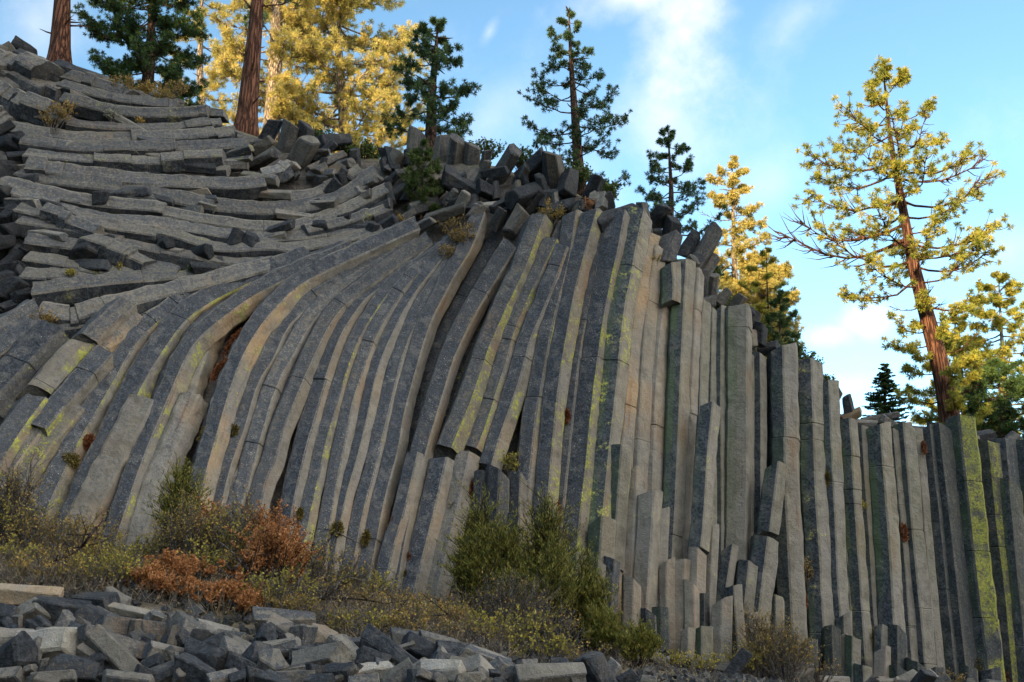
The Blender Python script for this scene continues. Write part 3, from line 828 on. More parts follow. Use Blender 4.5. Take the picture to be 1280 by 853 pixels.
for ci, (kind, pts, hw, dy, kw) in enumerate(COLS):
    rr = random.Random(1000 + ci)
    style = st(kind, rr)
    zone = kw['zone']
    for key in ('warm', 'tone', 'speck', 'green', 'light'):
        if key in kw:
            style[key] = kw[key]
    if 'lichen' in kw:
        style['lichen'] = kw['lichen']
        style['lichen_side'] = kw.get('side', 0)
    elif zone in ('left', 'rib') and rr.random() < .4:
        style['lichen'] = .3
        style['lichen_side'] = 1
    elif zone == 'tier' and rr.random() < .4:
        style['lichen'] = .18
    if zone in ('fan', 'rib', 'left', 'mid') and (pts[-1][1] > 640 or zone == 'fan'):
        (xa, ya), (xb, yb) = pts[-2], pts[-1]
        pts = list(pts) + [(xb + (xb - xa) * 55 / (yb - ya), yb + 55)]
    path = catmull(pts, 9 if zone != 'tier' else 14)
    for _ in range(14 if zone in ('fan', 'rib', 'mid', 'left') else 2):
        path = [path[0]] + [((path[q - 1][0] + path[q][0] * 2 + path[q + 1][0]) / 4, (path[q - 1][1] + path[q][1] * 2 + path[q + 1][1]) / 4) for q in range(1, len(path) - 1)] + [path[-1]]
    P3 = []
    for (x, y) in path:
        P3.append(on_face(x, y, dy))
    if zone == 'tier':
        # the tiers lean back a little more than the ribs, each on a flat bench
        rads = [hw * (p - Vector((0, 0, CAM_Z))).length / F_PX * 1.34 for p in P3]
        th = rr.uniform(-38, -18)
    else:
        rads = [hw * (p - Vector((0, 0, CAM_Z))).length / F_PX * (.99 if zone.startswith('wall') else 1.12) for p in P3]
        th = kw.get('theta', rr.uniform(-26, -8) if kind in ('fan', 'fanlow') else rr.uniform(-27, -13))
    nj = kw.get('jn', rr.choice([0, 1, 1, 2, 3, 4] if not kw.get('cut') else [0, 0, 1]))
    if zone == 'tier':
        nj = rr.choice([2, 3, 3, 4, 5])
    if hw < 12 and zone != 'tier':
        nj = 0
    joints = sorted(rr.uniform(.06, .94) for _ in range(nj))
    tilt = (rr.uniform(-.5, .5), rr.uniform(-.6, .1))
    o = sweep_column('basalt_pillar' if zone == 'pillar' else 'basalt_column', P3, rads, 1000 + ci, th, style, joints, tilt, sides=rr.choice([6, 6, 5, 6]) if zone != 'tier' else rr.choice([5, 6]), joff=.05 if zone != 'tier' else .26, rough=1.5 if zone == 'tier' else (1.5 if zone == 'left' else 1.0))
    base, cat, grp = ZONE_WORDS[zone]
    tag(o, base, cat, grp, path[len(path) // 2] if zone != 'tier' else (path[len(path) // 2][0] * .001, path[len(path) // 2][1]))

for si, (a, b, hw, dy, kind) in enumerate(STUMPS):
    rr = random.Random(3000 + si)
    style = st(kind, rr)
    style['lichen'] = .12
    b2 = (b[0] + (b[0] - a[0]) * .15, b[1] + 22)
    P3 = [on_face(a[0] + (b2[0] - a[0]) * k / 5, a[1] + (b2[1] - a[1]) * k / 5, 0) for k in range(6)]
    Yc = P3[0].y + dy
    P3 = [at(a[0] + (b2[0] - a[0]) * k / 5, a[1] + (b2[1] - a[1]) * k / 5, Yc) for k in range(6)]
    rads = [hw * (p - Vector((0, 0, CAM_Z))).length / F_PX * 1.13 for p in P3]
    o = sweep_column('broken_column', P3, rads, 3000 + si, rr.uniform(-45, -10), style, [], (rr.uniform(-.7, .7), rr.uniform(-.7, .1)), sides=rr.choice([5, 6, 6]))
    tonew = {'dark': 'dark speckled', 'fan': 'grey', 'wall': 'grey-green', 'pale': 'pale tan', 'blue': 'blue-grey'}[kind]
    where = 'beside the olive junipers' if a[0] < 780 else ('below the tall leaning pillar' if a[0] < 960 else 'along the foot of the straight wall')
    tag(o, f'short broken {tonew} column stump {where}', 'column stump', 'broken column stumps', a)


# ------------------------------------------------------------------ loose blocks
def rock_block(name, center, length, width, axis, seed, style, flat=1.0):
    """an irregular broken piece of a basalt column: convex, chamfered"""
    rr = random.Random(seed)
    axis = axis.normalized()
    ref = Vector((0, -.5, 1)) if abs(axis.z) < .85 else Vector((1, -.4, 0))
    b = axis.cross(ref).normalized()
    n = b.cross(axis).normalized()
    roll = rr.uniform(0, 360)
    sides = rr.choice([4, 5, 5, 6])
    bm = bmesh.new()
    t1, t2 = (rr.uniform(-.45, .45), rr.uniform(-.45, .45)), (rr.uniform(-.45, .45), rr.uniform(-.45, .45))
    taper = rr.uniform(.78, 1.0)
    for e, tl, sc in ((-1, t1, 1.0), (1, t2, taper)):
        for k in range(sides):
            a = rad(roll + 360 / sides * k + rr.uniform(-14, 14))
            r = width * .5 * rr.uniform(.86, 1.16) * sc
            x, y = math.cos(a) * r, math.sin(a) * r * flat
            z = e * length * .5 + tl[0] * x + tl[1] * y
            bm.verts.new(b * x + n * y + axis * z)
    if rr.random() < .5:
        bm.verts.new(axis * (length * .5 * rr.choice([-1, 1]) * 1.12) + b * width * rr.uniform(-.2, .2) + n * width * rr.uniform(-.2, .2))
    bmesh.ops.convex_hull(bm, input=bm.verts)
    loose = [v for v in bm.verts if not v.link_faces]
    bmesh.ops.delete(bm, geom=loose, context='VERTS')
    bmesh.ops.dissolve_limit(bm, angle_limit=rad(14), verts=bm.verts, edges=bm.edges)
    try:
        bmesh.ops.bevel(bm, geom=list(bm.edges), offset=width * rr.uniform(.03, .065), segments=1, affect='EDGES', clamp_overlap=True)
    except Exception:
        pass
    # chip and roughen
    bmesh.ops.triangulate(bm, faces=bm.faces)
    long_e = [e for e in bm.edges if e.calc_length() > width * .45]
    bmesh.ops.subdivide_edges(bm, edges=long_e, cuts=2, use_grid_fill=True)
    for v in bm.verts:
        d = .055 * width * mnoise.noise(v.co / max(width, .05) * 2.2 + Vector((seed * 1.7, 0, 0)))
        d += .02 * width * mnoise.noise(v.co / max(width, .05) * 7 + Vector((seed * 2.7, 0, 0)))
        v.co += v.co.normalized() * d
    bmesh.ops.recalc_face_normals(bm, faces=bm.faces)
    me = bpy.data.meshes.new(name)
    bm.to_mesh(me)
    bm.free()
    me.materials.append(M['basalt'])
    o = bpy.data.objects.new(name, me)
    o.location = center
    COL.objects.link(o)
    masks, tones, uvs = [], [], []
    fac = {}
    for p in me.polygons:
        nr = p.normal
        key = (round(nr.x * 1.3), round(nr.y * 1.3), round(nr.z * 1.3))
        if key not in fac:
            fac[key] = rr.uniform(-.25, .25)
        w = style['w'] + fac[key] + (style.get('top_sky_w', 0) if nr.z > .45 else 0)  # upward faces coloured paler, standing in for light from the sky
        masks.append((w, style.get('lichen', 0), style.get('green', 0)))
        tones.append((style['tone'], style.get('warm', 0), style.get('speck', .3)))
    for l in me.loops:
        c = me.vertices[l.vertex_index].co
        uvs.append((c.dot(b) + c.dot(n) * .6 + seed, c.dot(axis) * 3))
    set_attrs(me, masks, tones, uvs)
    return o


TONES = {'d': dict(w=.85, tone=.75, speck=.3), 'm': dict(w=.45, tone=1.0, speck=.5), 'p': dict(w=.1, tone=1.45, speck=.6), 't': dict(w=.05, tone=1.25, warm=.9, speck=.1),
         'b': dict(w=1.0, tone=.42, speck=.1), 'l': dict(w=.55, tone=.9, lichen=.3, speck=.4), 'g': dict(w=.3, tone=1.0, warm=.3, speck=.2), 'q': dict(w=.5, tone=1.1, top_sky_w=-.7, speck=.4)}
TONE_WORD = {'d': 'dark', 'm': 'mid-grey', 'p': 'pale', 't': 'tan', 'b': 'black', 'l': 'lichen-dotted', 'g': 'brownish grey', 'q': 'light-topped'}


def shape_word(L, w):
    if L / w > 2.3:
        return 'long prism'
    if L / w > 1.45:
        return 'short prism'
    return 'chunky block'


# on the ridge: px, py, length px, width px, image angle of the long axis (deg, counter-clockwise from right), tone, depth offset
RIDGE = [(490, 212, 46, 28, 62, 'm', .3), (520, 186, 40, 30, 88, 'm', .9), (550, 200, 58, 24, 86, 'm', .7), (568, 200, 52, 25, 80, 'm', .6), (590, 208, 48, 24, 84, 'g', .8),
         (604, 210, 42, 18, 75, 'm', .6), (630, 212, 54, 22, 58, 'm', .2), (667, 212, 38, 32, 40, 'd', .3), (691, 216, 50, 30, 100, 'm', .2), (660, 242, 54, 28, 24, 'd', -.2),
         (710, 230, 38, 26, 80, 'd', .1), (575, 234, 46, 32, -30, 'd', -.1), (580, 251, 22, 20, 70, 'p', -.35), (563, 247, 22, 12, 50, 'm', -.3), (742, 240, 36, 22, 70, 'd', .2), (752, 259, 32, 28, 40, 'd', .0),
         (768, 272, 56, 26, 24, 'd', -.25), (806, 277, 48, 22, 96, 'm', .05), (823, 272, 30, 26, 60, 'd', .3), (840, 292, 34, 28, 80, 'd', .2), (836, 314, 36, 28, 70, 'q', -.1),
         (861, 307, 30, 22, 60, 'd', .4), (880, 314, 62, 26, 58, 'm', .3), (884, 336, 36, 20, 55, 'g', .5), (876, 358, 38, 20, 88, 'd', .0), (891, 362, 34, 14, 85, 'm', .2), (881, 382, 24, 22, 20, 'm', .0),
         (475, 262, 34, 18, 25, 'm', -.2), (530, 258, 42, 20, 24, 'm', -.2), (558, 268, 50, 20, 14, 'm', -.3), (526, 283, 34, 16, 28, 'm', -.3), (506, 273, 26, 15, 32, 'm', -.3),
         (481, 284, 34, 18, 26, 'd', -.3), (596, 267, 24, 22, 50, 'g', -.3), (611, 260, 32, 16, 5, 'p', -.25), (623, 273, 26, 18, 65, 'm', -.3), (646, 278, 36, 22, 62, 'g', -.35), (672, 282, 34, 20, 64, 'm', -.2),
         (696, 298, 40, 18, 66, 'm', -.1), (716, 262, 28, 20, 30, 'm', .0), (735, 262, 24, 16, -20, 'm', -.1), (290, 168, 40, 12, -18, 'd', -.1), (260, 144, 48, 20, -8, 'm', .2), (338, 165, 30, 22, 60, 'd', .2),
         (360, 174, 34, 26, 70, 'm', .2), (381, 172, 30, 22, 80, 'd', .2), (376, 194, 46, 36, 48, 'm', .1), (408, 204, 50, 15, 35, 'g', -.1), (418, 178, 40, 24, 12, 'd', .1), (330, 199, 38, 17, 18, 'm', -.1),
         (345, 214, 22, 14, 12, 'p', -.2), (362, 210, 22, 15, 15, 'p', -.2), (426, 212, 30, 22, 35, 't', .1), (440, 225, 34, 18, 40, 'm', .1), (312, 178, 26, 14, -10, 'm', .1), (328, 182, 26, 20, 30, 'm', .1),
         (13, 70, 26, 22, -55, 'm', .1), (45, 80, 48, 18, -22, 'd', .1), (48, 96, 30, 20, -15, 'l', -.1), (88, 90, 30, 20, -25, 'd', .2), (108, 95, 60, 15, -20, 'm', .1), (70, 104, 22, 18, -40, 'd', .0),
         (33, 128, 24, 18, -10, 'b', -.2), (30, 60, 24, 16, -35, 'd', .3), (120, 108, 30, 12, -20, 'd', .2), (10, 108, 30, 20, -30, 'm', .0), (200, 120, 30, 14, -15, 'm', .5), (215, 128, 24, 14, -10, 'm', .4),
         (1040, 498, 24, 18, 60, 'm', .3), (1060, 508, 22, 16, 100, 'd', .3), (1066, 520, 20, 14, 30, 't', .2), (1100, 524, 40, 12, 14, 'm', .5), (1112, 530, 24, 14, -30, 'm', .4), (1080, 530, 26, 12, 0, 'p', .4),
         (1125, 534, 30, 10, 5, 'p', .5), (1150, 538, 30, 12, -5, 'm', .5), (930, 396, 24, 20, 40, 'b', .3), (942, 402, 22, 18, 70, 'b', .5), (950, 420, 24, 20, 80, 'd', .3), (960, 436, 24, 16, 20, 'd', .6),
         (920, 380, 26, 18, 60, 'm', .5), (938, 425, 24, 20, 85, 'g', .2), (1000, 462, 22, 16, 80, 'm', .3), (1022, 482, 20, 14, 70, 'm', .4), (1228, 545, 26, 14, 10, 'd', .5), (1262, 552, 24, 14, 40, 'm', .5),
         (452, 250, 28, 16, 30, 'm', -.2), (462, 234, 34, 16, 38, 'm', -.1), (500, 240, 30, 20, 30, 'd', .1), (545, 240, 26, 18, 40, 'm', .0), (610, 240, 30, 22, -20, 'd', .0), (640, 262, 26, 18, 20, 'd', -.1), (700, 262, 30, 22, 10, 'd', .0),
         (795, 296, 24, 16, 70, 'm', .1), (818, 300, 26, 18, 80, 'd', .2), (860, 335, 30, 22, 60, 'm', .3), (905, 372, 20, 16, 50, 'm', .5)]

# far-left blocks painted black for the shade there, and black blocks in tier gaps
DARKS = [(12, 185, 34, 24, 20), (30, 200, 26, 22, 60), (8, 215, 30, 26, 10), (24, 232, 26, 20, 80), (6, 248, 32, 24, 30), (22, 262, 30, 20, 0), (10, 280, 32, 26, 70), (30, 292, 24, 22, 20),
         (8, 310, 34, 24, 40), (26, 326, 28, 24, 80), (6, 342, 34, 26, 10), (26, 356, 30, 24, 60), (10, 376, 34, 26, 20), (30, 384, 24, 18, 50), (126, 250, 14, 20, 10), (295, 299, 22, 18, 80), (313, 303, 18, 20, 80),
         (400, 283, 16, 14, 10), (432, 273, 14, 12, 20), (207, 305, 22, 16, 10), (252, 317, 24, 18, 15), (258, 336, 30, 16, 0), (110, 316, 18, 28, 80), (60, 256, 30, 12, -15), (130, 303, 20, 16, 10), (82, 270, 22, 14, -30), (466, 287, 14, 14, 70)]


def image_axis(deg, tilt):
    r = Vector((1, 0, 0))
    u = Vector((0, -math.sin(PITCH), math.cos(PITCH)))
    f = Vector((0, math.cos(PITCH), math.sin(PITCH)))
    return (r * math.cos(rad(deg)) + u * math.sin(rad(deg))) * math.cos(tilt) + f * math.sin(tilt)


for i, (px, py, L, w, ang, tn, dy) in enumerate(RIDGE):
    rr = random.Random(5000 + i)
    base = lerp_table(SKYLINE, px)
    p = on_face(px, max(py, base), 0)
    p = at(px, py, p.y + dy)
    k = (p - Vector((0, 0, CAM_Z))).length / F_PX
    o = rock_block('basalt_block', p, L * k * 1.05, w * k * .98, image_axis(ang, rr.uniform(-.6, .6)), 5000 + i, dict(TONES[tn], tone=TONES[tn]['tone'] * rr.uniform(.55, .85)))
    if px < 250:
        where = 'by the trunks on the top left rim'
    elif px < 460:
        where = 'on the rim below the thick red trunk'
    elif px < 640:
        where = 'below the dark pine with forked top'
    elif px < 790:
        where = 'on the ridge below the tallest dark pine'
    elif px < 910:
        where = 'on the ridge below the small two-stemmed pine'
    elif px < 1030:
        where = 'at the cliff edge under the golden trees'
    else:
        where = 'on the rim by the small dark fir'
    tag(o, f'{TONE_WORD[tn]} basalt {shape_word(L, w)} {where}', 'rock', 'loose blocks on the ridge', (px, py))

for i, (px, py, L, w, ang) in enumerate(DARKS):
    rr = random.Random(6000 + i)
    p = on_face(px, py, .25 if i < 14 else -.45)
    k = (p - Vector((0, 0, CAM_Z))).length / F_PX
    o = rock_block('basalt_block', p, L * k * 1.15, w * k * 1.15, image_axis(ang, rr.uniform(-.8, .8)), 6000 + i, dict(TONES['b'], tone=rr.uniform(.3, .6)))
    where = 'in the shade-painted left edge of the cliff' if i < 14 else 'broken off in a gap of the tiers'
    tag(o, f'black {shape_word(L, w)} {where}', 'rock', 'black broken blocks', (px * .001, py) if i < 14 else (px, py))

RB = random.Random(67)
for i in range(64):
    px = RB.uniform(400, 800)
    py = lerp_table(SKYLINE, px) + RB.uniform(2, 62 if px < 760 else 34)
    L, w, ang = RB.uniform(14, 36), RB.uniform(10, 20), RB.uniform(0, 110)
    p = on_face(px, py, RB.uniform(-.25, .1))
    k = (p - Vector((0, 0, CAM_Z))).length / F_PX
    tn = RB.choice('dmdgbd')
    o = rock_block('basalt_block', p, L * k, w * k, image_axis(ang, RB.uniform(-.7, .7)), 5500 + i, dict(TONES[tn], tone=TONES[tn]['tone'] * RB.uniform(.6, .95)))
    where = 'the dark forked pine' if px < 620 else ('the tallest dark pine' if px < 780 else 'the two-stemmed pine')
    tag(o, f'small {TONE_WORD[tn]} {shape_word(L, w)} in the rim jumble below {where}', 'rock', 'loose blocks on the ridge', (px, py))

FR = random.Random(66)
n_fr = 0
while n_fr < 58:
    px, py = FR.uniform(20, 470), FR.uniform(120, 350)
    if py < lerp_table(SKYLINE, px) + 26 or (px > 300 and py > 325 - (px - 300) * .25) or (px > 180 and py > 350):
        continue
    n_fr += 1
    L, w, ang = FR.uniform(18, 50), FR.uniform(9, 17), FR.gauss(-6 if px < 280 else 14, 9)
    p = on_face(px, py, FR.uniform(-.38, -.12))
    k = (p - Vector((0, 0, CAM_Z))).length / F_PX
    tn = FR.choice('mmgdql')
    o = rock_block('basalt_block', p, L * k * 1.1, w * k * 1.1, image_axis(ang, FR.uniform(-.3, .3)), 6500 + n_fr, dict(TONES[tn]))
    where = 'left' if px < 160 else ('middle' if px < 320 else 'right')
    lev = 'upper' if py < 205 else ('mid-height' if py < 275 else 'lower')
    tag(o, f'{TONE_WORD[tn]} basalt {shape_word(L, w)} wedged in the {lev} tiers, {where} part', 'rock', 'loose pieces wedged in the tiers', (px, py))

for i in range(34):  # more column ends coloured near black as deep shade
    px, py = FR.uniform(-4, 42), 165 + 275 * i / 34 + FR.uniform(-8, 8)
    p = on_face(px, py, FR.uniform(-.3, .0))
    k = (p - Vector((0, 0, CAM_Z))).length / F_PX
    L, w = FR.uniform(16, 34), FR.uniform(14, 24)
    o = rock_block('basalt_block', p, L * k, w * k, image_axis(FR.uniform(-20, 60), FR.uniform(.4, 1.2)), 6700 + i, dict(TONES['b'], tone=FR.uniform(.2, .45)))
    tag(o, f'broken shade-black column end at the left edge {"above" if py < 300 else "below"} the mid tiers', 'rock', 'black broken blocks', (px * .001, py))

# talus at the bottom: px, py, length, width, angle, tone
TALUS = [(35, 745, 72, 20, 0, 't'), (8, 770, 32, 20, 5, 'd'), (35, 769, 32, 26, 30, 'm'), (75, 764, 50, 28, -10, 'd'), (123, 757, 38, 28, 10, 'd'), (147, 751, 24, 18, -30, 'm'), (163, 767, 40, 14, -8, 't'),
         (118, 776, 36, 26, -20, 'd'), (82, 784, 22, 20, 60, 'm'), (191, 774, 18, 18, 50, 'm'), (185, 790, 98, 25, -16, 'm'), (238, 795, 40, 34, -45, 'm'), (268, 791, 42, 24, -15, 'q'), (162, 810, 100, 20, -32, 'm'),
         (155, 829, 92, 26, -31, 'g'), (66, 812, 64, 40, 8, 'p'), (20, 826, 44, 40, 40, 'd'), (15, 801, 36, 22, -10, 'q'), (110, 806, 40, 30, -12, 'd'), (73, 793, 42, 14, -5, 'g'), (178, 803, 24, 14, -35, 'm'),
         (212, 818, 46, 20, -22, 'q'), (272, 806, 30, 24, 30, 'd'), (258, 823, 42, 26, -10, 'd'), (95, 838, 48, 26, -15, 'd'), (65, 849, 44, 20, 5, 'm'), (160, 850, 46, 18, -10, 'm'), (245, 841, 40, 26, -20, 'd'),
         (212, 840, 34, 20, 20, 'd'), (287, 822, 30, 30, 60, 'm'), (305, 836, 34, 26, -20, 'd'), (305, 815, 30, 22, -10, 'q'), (355, 776, 62, 22, -12, 'm'), (350, 791, 30, 26, -35, 'q'), (347, 812, 46, 22, 10, 'm'),
         (376, 798, 26, 32, 80, 'm'), (402, 798, 18, 28, 75, 'g'), (322, 830, 34, 32, 50, 'd'), (340, 836, 24, 32, 80, 'm'), (400, 826, 58, 30, 18, 'm'), (435, 820, 38, 32, -30, 'm'), (465, 823, 34, 20, -25, 'd'),
         (372, 846, 40, 18, 0, 'm'), (425, 843, 32, 24, 20, 'd'), (462, 841, 48, 22, 6, 'p'), (490, 818, 74, 24, -25, 'd'), (525, 813, 40, 28, -25, 'd'), (555, 841, 46, 26, 10, 'p'), (502, 846, 32, 24, 40, 'l'),
         (572, 816, 48, 26, -12, 'd'), (607, 826, 54, 26, -20, 'm'), (602, 843, 32, 26, -50, 'q'), (530, 849, 34, 20, -10, 'd'), (435, 804, 42, 14, -8, 'm'), (517, 801, 50, 18, -6, 'm'), (550, 804, 44, 16, -14, 'm'),
         (685, 846, 74, 26, 0, 'q'), (748, 844, 46, 32, -60, 'd'), (727, 836, 16, 14, 20, 'm'), (766, 839, 18, 18, 60, 'm'), (722, 851, 20, 14, 0, 'm'), (648, 844, 26, 20, 20, 'd'), (585, 850, 30, 18, 0, 'm'),
         (5, 848, 30, 18, 0, 'm'), (125, 826, 28, 20, 20, 'd'), (45, 786, 26, 18, 40, 'd'), (220, 802, 26, 20, 30, 'd'), (290, 800, 28, 20, 0, 'm'), (330, 800, 24, 20, 60, 'd'), (380, 818, 24, 18, 10, 'd'),
         (450, 805, 26, 14, 0, 'd'), (480, 838, 26, 20, -30, 'd'), (630, 836, 28, 20, -30, 'm'), (660, 830, 20, 12, 0, 'm'), (190, 832, 24, 18, 30, 'd'), (135, 790, 26, 18, -20, 'd'), (280, 848, 30, 18, 10, 'm'),
         (345, 852, 34, 18, -10, 'd'), (400, 852, 30, 16, 10, 'd'), (455, 856, 34, 18, 0, 'm'), (555, 826, 26, 18, -20, 'd'), (700, 830, 20, 12, 0, 'd'), (785, 848, 20, 16, 30, 'd'), (810, 852, 18, 14, 0, 'm')]


def on_talus(px, py):
    best = None
    for k in range(120):
        Y = 11.0 + 5.0 * k / 119
        p = at(px, py, Y)
        g = ground_z(p.x, Y) + .22
        d = abs(p.z - g)
        if best is None or d < best[0]:
            best = (d, Y)
        if p.z <= g:
            return at(px, py, Y)
    return at(px, py, best[1])


for i, (px, py, L, w, ang, tn) in enumerate(TALUS):
    rr = random.Random(7000 + i)
    p = on_talus(px, py)
    k = (p - Vector((0, 0, CAM_Z))).length / F_PX
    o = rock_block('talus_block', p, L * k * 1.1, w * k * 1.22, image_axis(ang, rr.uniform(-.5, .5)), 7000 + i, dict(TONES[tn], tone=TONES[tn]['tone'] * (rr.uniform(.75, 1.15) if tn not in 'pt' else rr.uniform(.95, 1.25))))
    if px < 110:
        where = 'in the talus at the bottom left corner'
    elif px < 210:
        where = 'in the talus among the long tilted prisms'
    elif px < 320:
        where = 'in the talus below the orange bush'
    elif px < 420:
        where = 'in the talus below the dead grey branches'
    elif px < 640:
        where = 'in the talus left of the junipers'
    else:
        where = 'at the bottom edge below the junipers'
    tag(o, f'{TONE_WORD[tn]} basalt {shape_word(L, w)} {where}', 'rock', 'fallen blocks of the talus', (px, py))


for i in range(46):
    TRf = random.Random(7400 + i)
    px = TRf.uniform(770, 1290)
    X0 = at(px, 840, 25).x
    Y = lerp_table(YB, X0) - TRf.uniform(.7, 3.2)
    p = at(px, 840, Y)
    gz = ground_z(p.x, Y)
    L, w = TRf.uniform(.35, 1.15), TRf.uniform(.25, .5)
    p.z = gz + w * .3
    tn = TRf.choice('dmgpmd')
    o = rock_block('fallen_block', p, L, w, image_axis(TRf.uniform(-30, 75), TRf.uniform(-.8, .8)), 7400 + i, dict(TONES[tn], tone=TONES[tn]['tone'] * TRf.uniform(.6, 1.0)))
    where = 'below the pale scoured columns' if px < 900 else ('below the leaning pillars' if px < 1040 else 'at the right foot of the wall')
    tag(o, f'toppled {TONE_WORD[tn]} {shape_word(L, w)} {where}', 'rock', 'toppled blocks at the foot of the wall', (px, 840))

TR = random.Random(71)
for i in range(70):
    px = TR.uniform(0, 660)
    top = lerp_table([(0, 768), (110, 768), (200, 782), (330, 785), (420, 800), (560, 806), (660, 836)], px)
    py = TR.uniform(top, 852)
    L, w = TR.uniform(12, 30), TR.uniform(9, 20)
    p = on_talus(px, py)
    p.z += TR.uniform(-.08, .10)
    k = (p - Vector((0, 0, CAM_Z))).length / F_PX
    tn = TR.choice('ddmmgdqd')
    o = rock_block('talus_block', p, L * k, w * k, image_axis(TR.uniform(-60, 90), TR.uniform(-.8, .8)), 7200 + i, dict(TONES[tn], tone=TONES[tn]['tone'] * TR.uniform(.5, .95)))
    where = 'the bottom left slab' if px < 110 else ('the long tilted prisms' if px < 220 else ('the orange bush' if px < 330 else ('the dead grey branches' if px < 450 else 'the junipers')))
    tag(o, f'small {TONE_WORD[tn]} {shape_word(L, w)} in the talus by {where}', 'rock', 'fallen blocks of the talus', (px, py))


def build_rubble():
    """small broken stone filling the gaps between the fallen blocks"""
    verts, faces = [], []
    rr = random.Random(77)
    for _ in range(6500):
        Y = rr.uniform(10.5, 16.5) if rr.random() < .6 else rr.uniform(16, 24)
        X = rr.uniform(-.62, .45) * Y
        if Y > 16.4 and (X < 0 or Y > lerp_table(YB, X)):
            continue
        z = ground_z(X, Y)
        s = rr.uniform(.015, .085) if rr.random() < .8 else rr.uniform(.08, .14)
        b0 = len(verts)
        q = Matrix.Rotation(rr.uniform(0, 6.28), 3, Vector((rr.uniform(-1, 1), rr.uniform(-1, 1), rr.uniform(-1, 1))).normalized())
        for (x, y, zz) in ((-1, -.7, -.6), (1, -.8, -.6), (.9, .8, -.5), (-.8, .9, -.6), (-.7, -.5, .6), (.6, -.6, .7), (.5, .5, .6), (-.6, .6, .5)):
            v = q @ Vector((x * s * rr.uniform(.7, 1.2), y * s * rr.uniform(.7, 1.1), zz * s * rr.uniform(.6, 1.1)))
            verts.append((X + v.x, Y + v.y, z + v.z))
        for f in ((0, 3, 2, 1), (4, 5, 6, 7), (0, 1, 5, 4), (1, 2, 6, 5), (2, 3, 7, 6), (3, 0, 4, 7)):
            faces.append(tuple(b0 + k for k in f))
    o = link_mesh('rubble', verts, faces, M['basalt'])
    nf = len(faces)
    tl = [rr.uniform(.4, .95) for _ in range(nf // 6)]
    set_attrs(o.data, [(.6, 0, 0)] * nf, [(tl[k // 6], .1, .3) for k in range(nf)], [(0, 0)] * (4 * nf))
    o['kind'] = 'stuff'


build_rubble()


# ------------------------------------------------------------------ plants
class Leafs:
    def __init__(self):
        self.v, self.f, self.c = [], [], []

    def quad(self, p, d, s, L, w, col):
        """a leaf from p along d (length L, width w, side vector s)"""
        b = len(self.v)
        e = p + d * L
        m = p + d * (L * .5)
        self.v += [tuple(p), tuple(m + s * (w * .5)), tuple(e), tuple(m - s * (w * .5))]
        self.f.append((b, b + 1, b + 2, b + 3))
        self.c.append(col)

    def build(self, name, mat, parent=None, loc=None):
        o = link_mesh(name, self.v, self.f, mat, parent, loc)
        a = o.data.attributes.new('leaf', 'FLOAT_COLOR', 'CORNER')
        arr = np.repeat(np.array([(c, 0, 0, 1) for c in self.c], np.float32), 4, axis=0)
        a.data.foreach_set('color', arr.ravel())
        return o


def rvec(rr):
    while True:
        v = Vector((rr.uniform(-1, 1), rr.uniform(-1, 1), rr.uniform(-1, 1)))
        if .05 < v.length < 1:
            return v.normalized()


class Tubes:
    def __init__(self):
        self.v, self.f = [], []

    def tube(self, pts, radii, sides=5):
        b0 = len(self.v)
        n = len(pts)
        for i in range(n):
            t = (pts[min(i + 1, n - 1)] - pts[max(i - 1, 0)]).normalized()
            ref = Vector((0, 1, 0)) if abs(t.y) < .9 else Vector((1, 0, 0))
            a = t.cross(ref).normalized()
            c = t.cross(a)
            for k in range(sides):
                th = 2 * math.pi * k / sides
                self.v.append(tuple(pts[i] + (a * math.cos(th) + c * math.sin(th)) * radii[i]))
        for i in range(n - 1):
            for k in range(sides):
                k2 = (k + 1) % sides
                self.f.append((b0 + i * sides + k, b0 + i * sides + k2, b0 + (i + 1) * sides + k2, b0 + (i + 1) * sides + k))
        self.f.append(tuple(b0 + (n - 1) * sides + k for k in range(sides)))

    def build(self, name, mat, parent=None, loc=None):
        return link_mesh(name, self.v, self.f, mat, parent, loc, smooth=True)


def tuft(lf, rr, p, d, r, n, w, bias):
    c0 = rr.uniform(0, 1)
    for _ in range(n):
        v = (rvec(rr) + d * bias).normalized()
        s = v.cross(rvec(rr)).normalized()
        lf.quad(p, v, s, r * rr.uniform(.75, 1.1), w, max(0, min(1, c0 * .7 + rr.uniform(0, .35))))


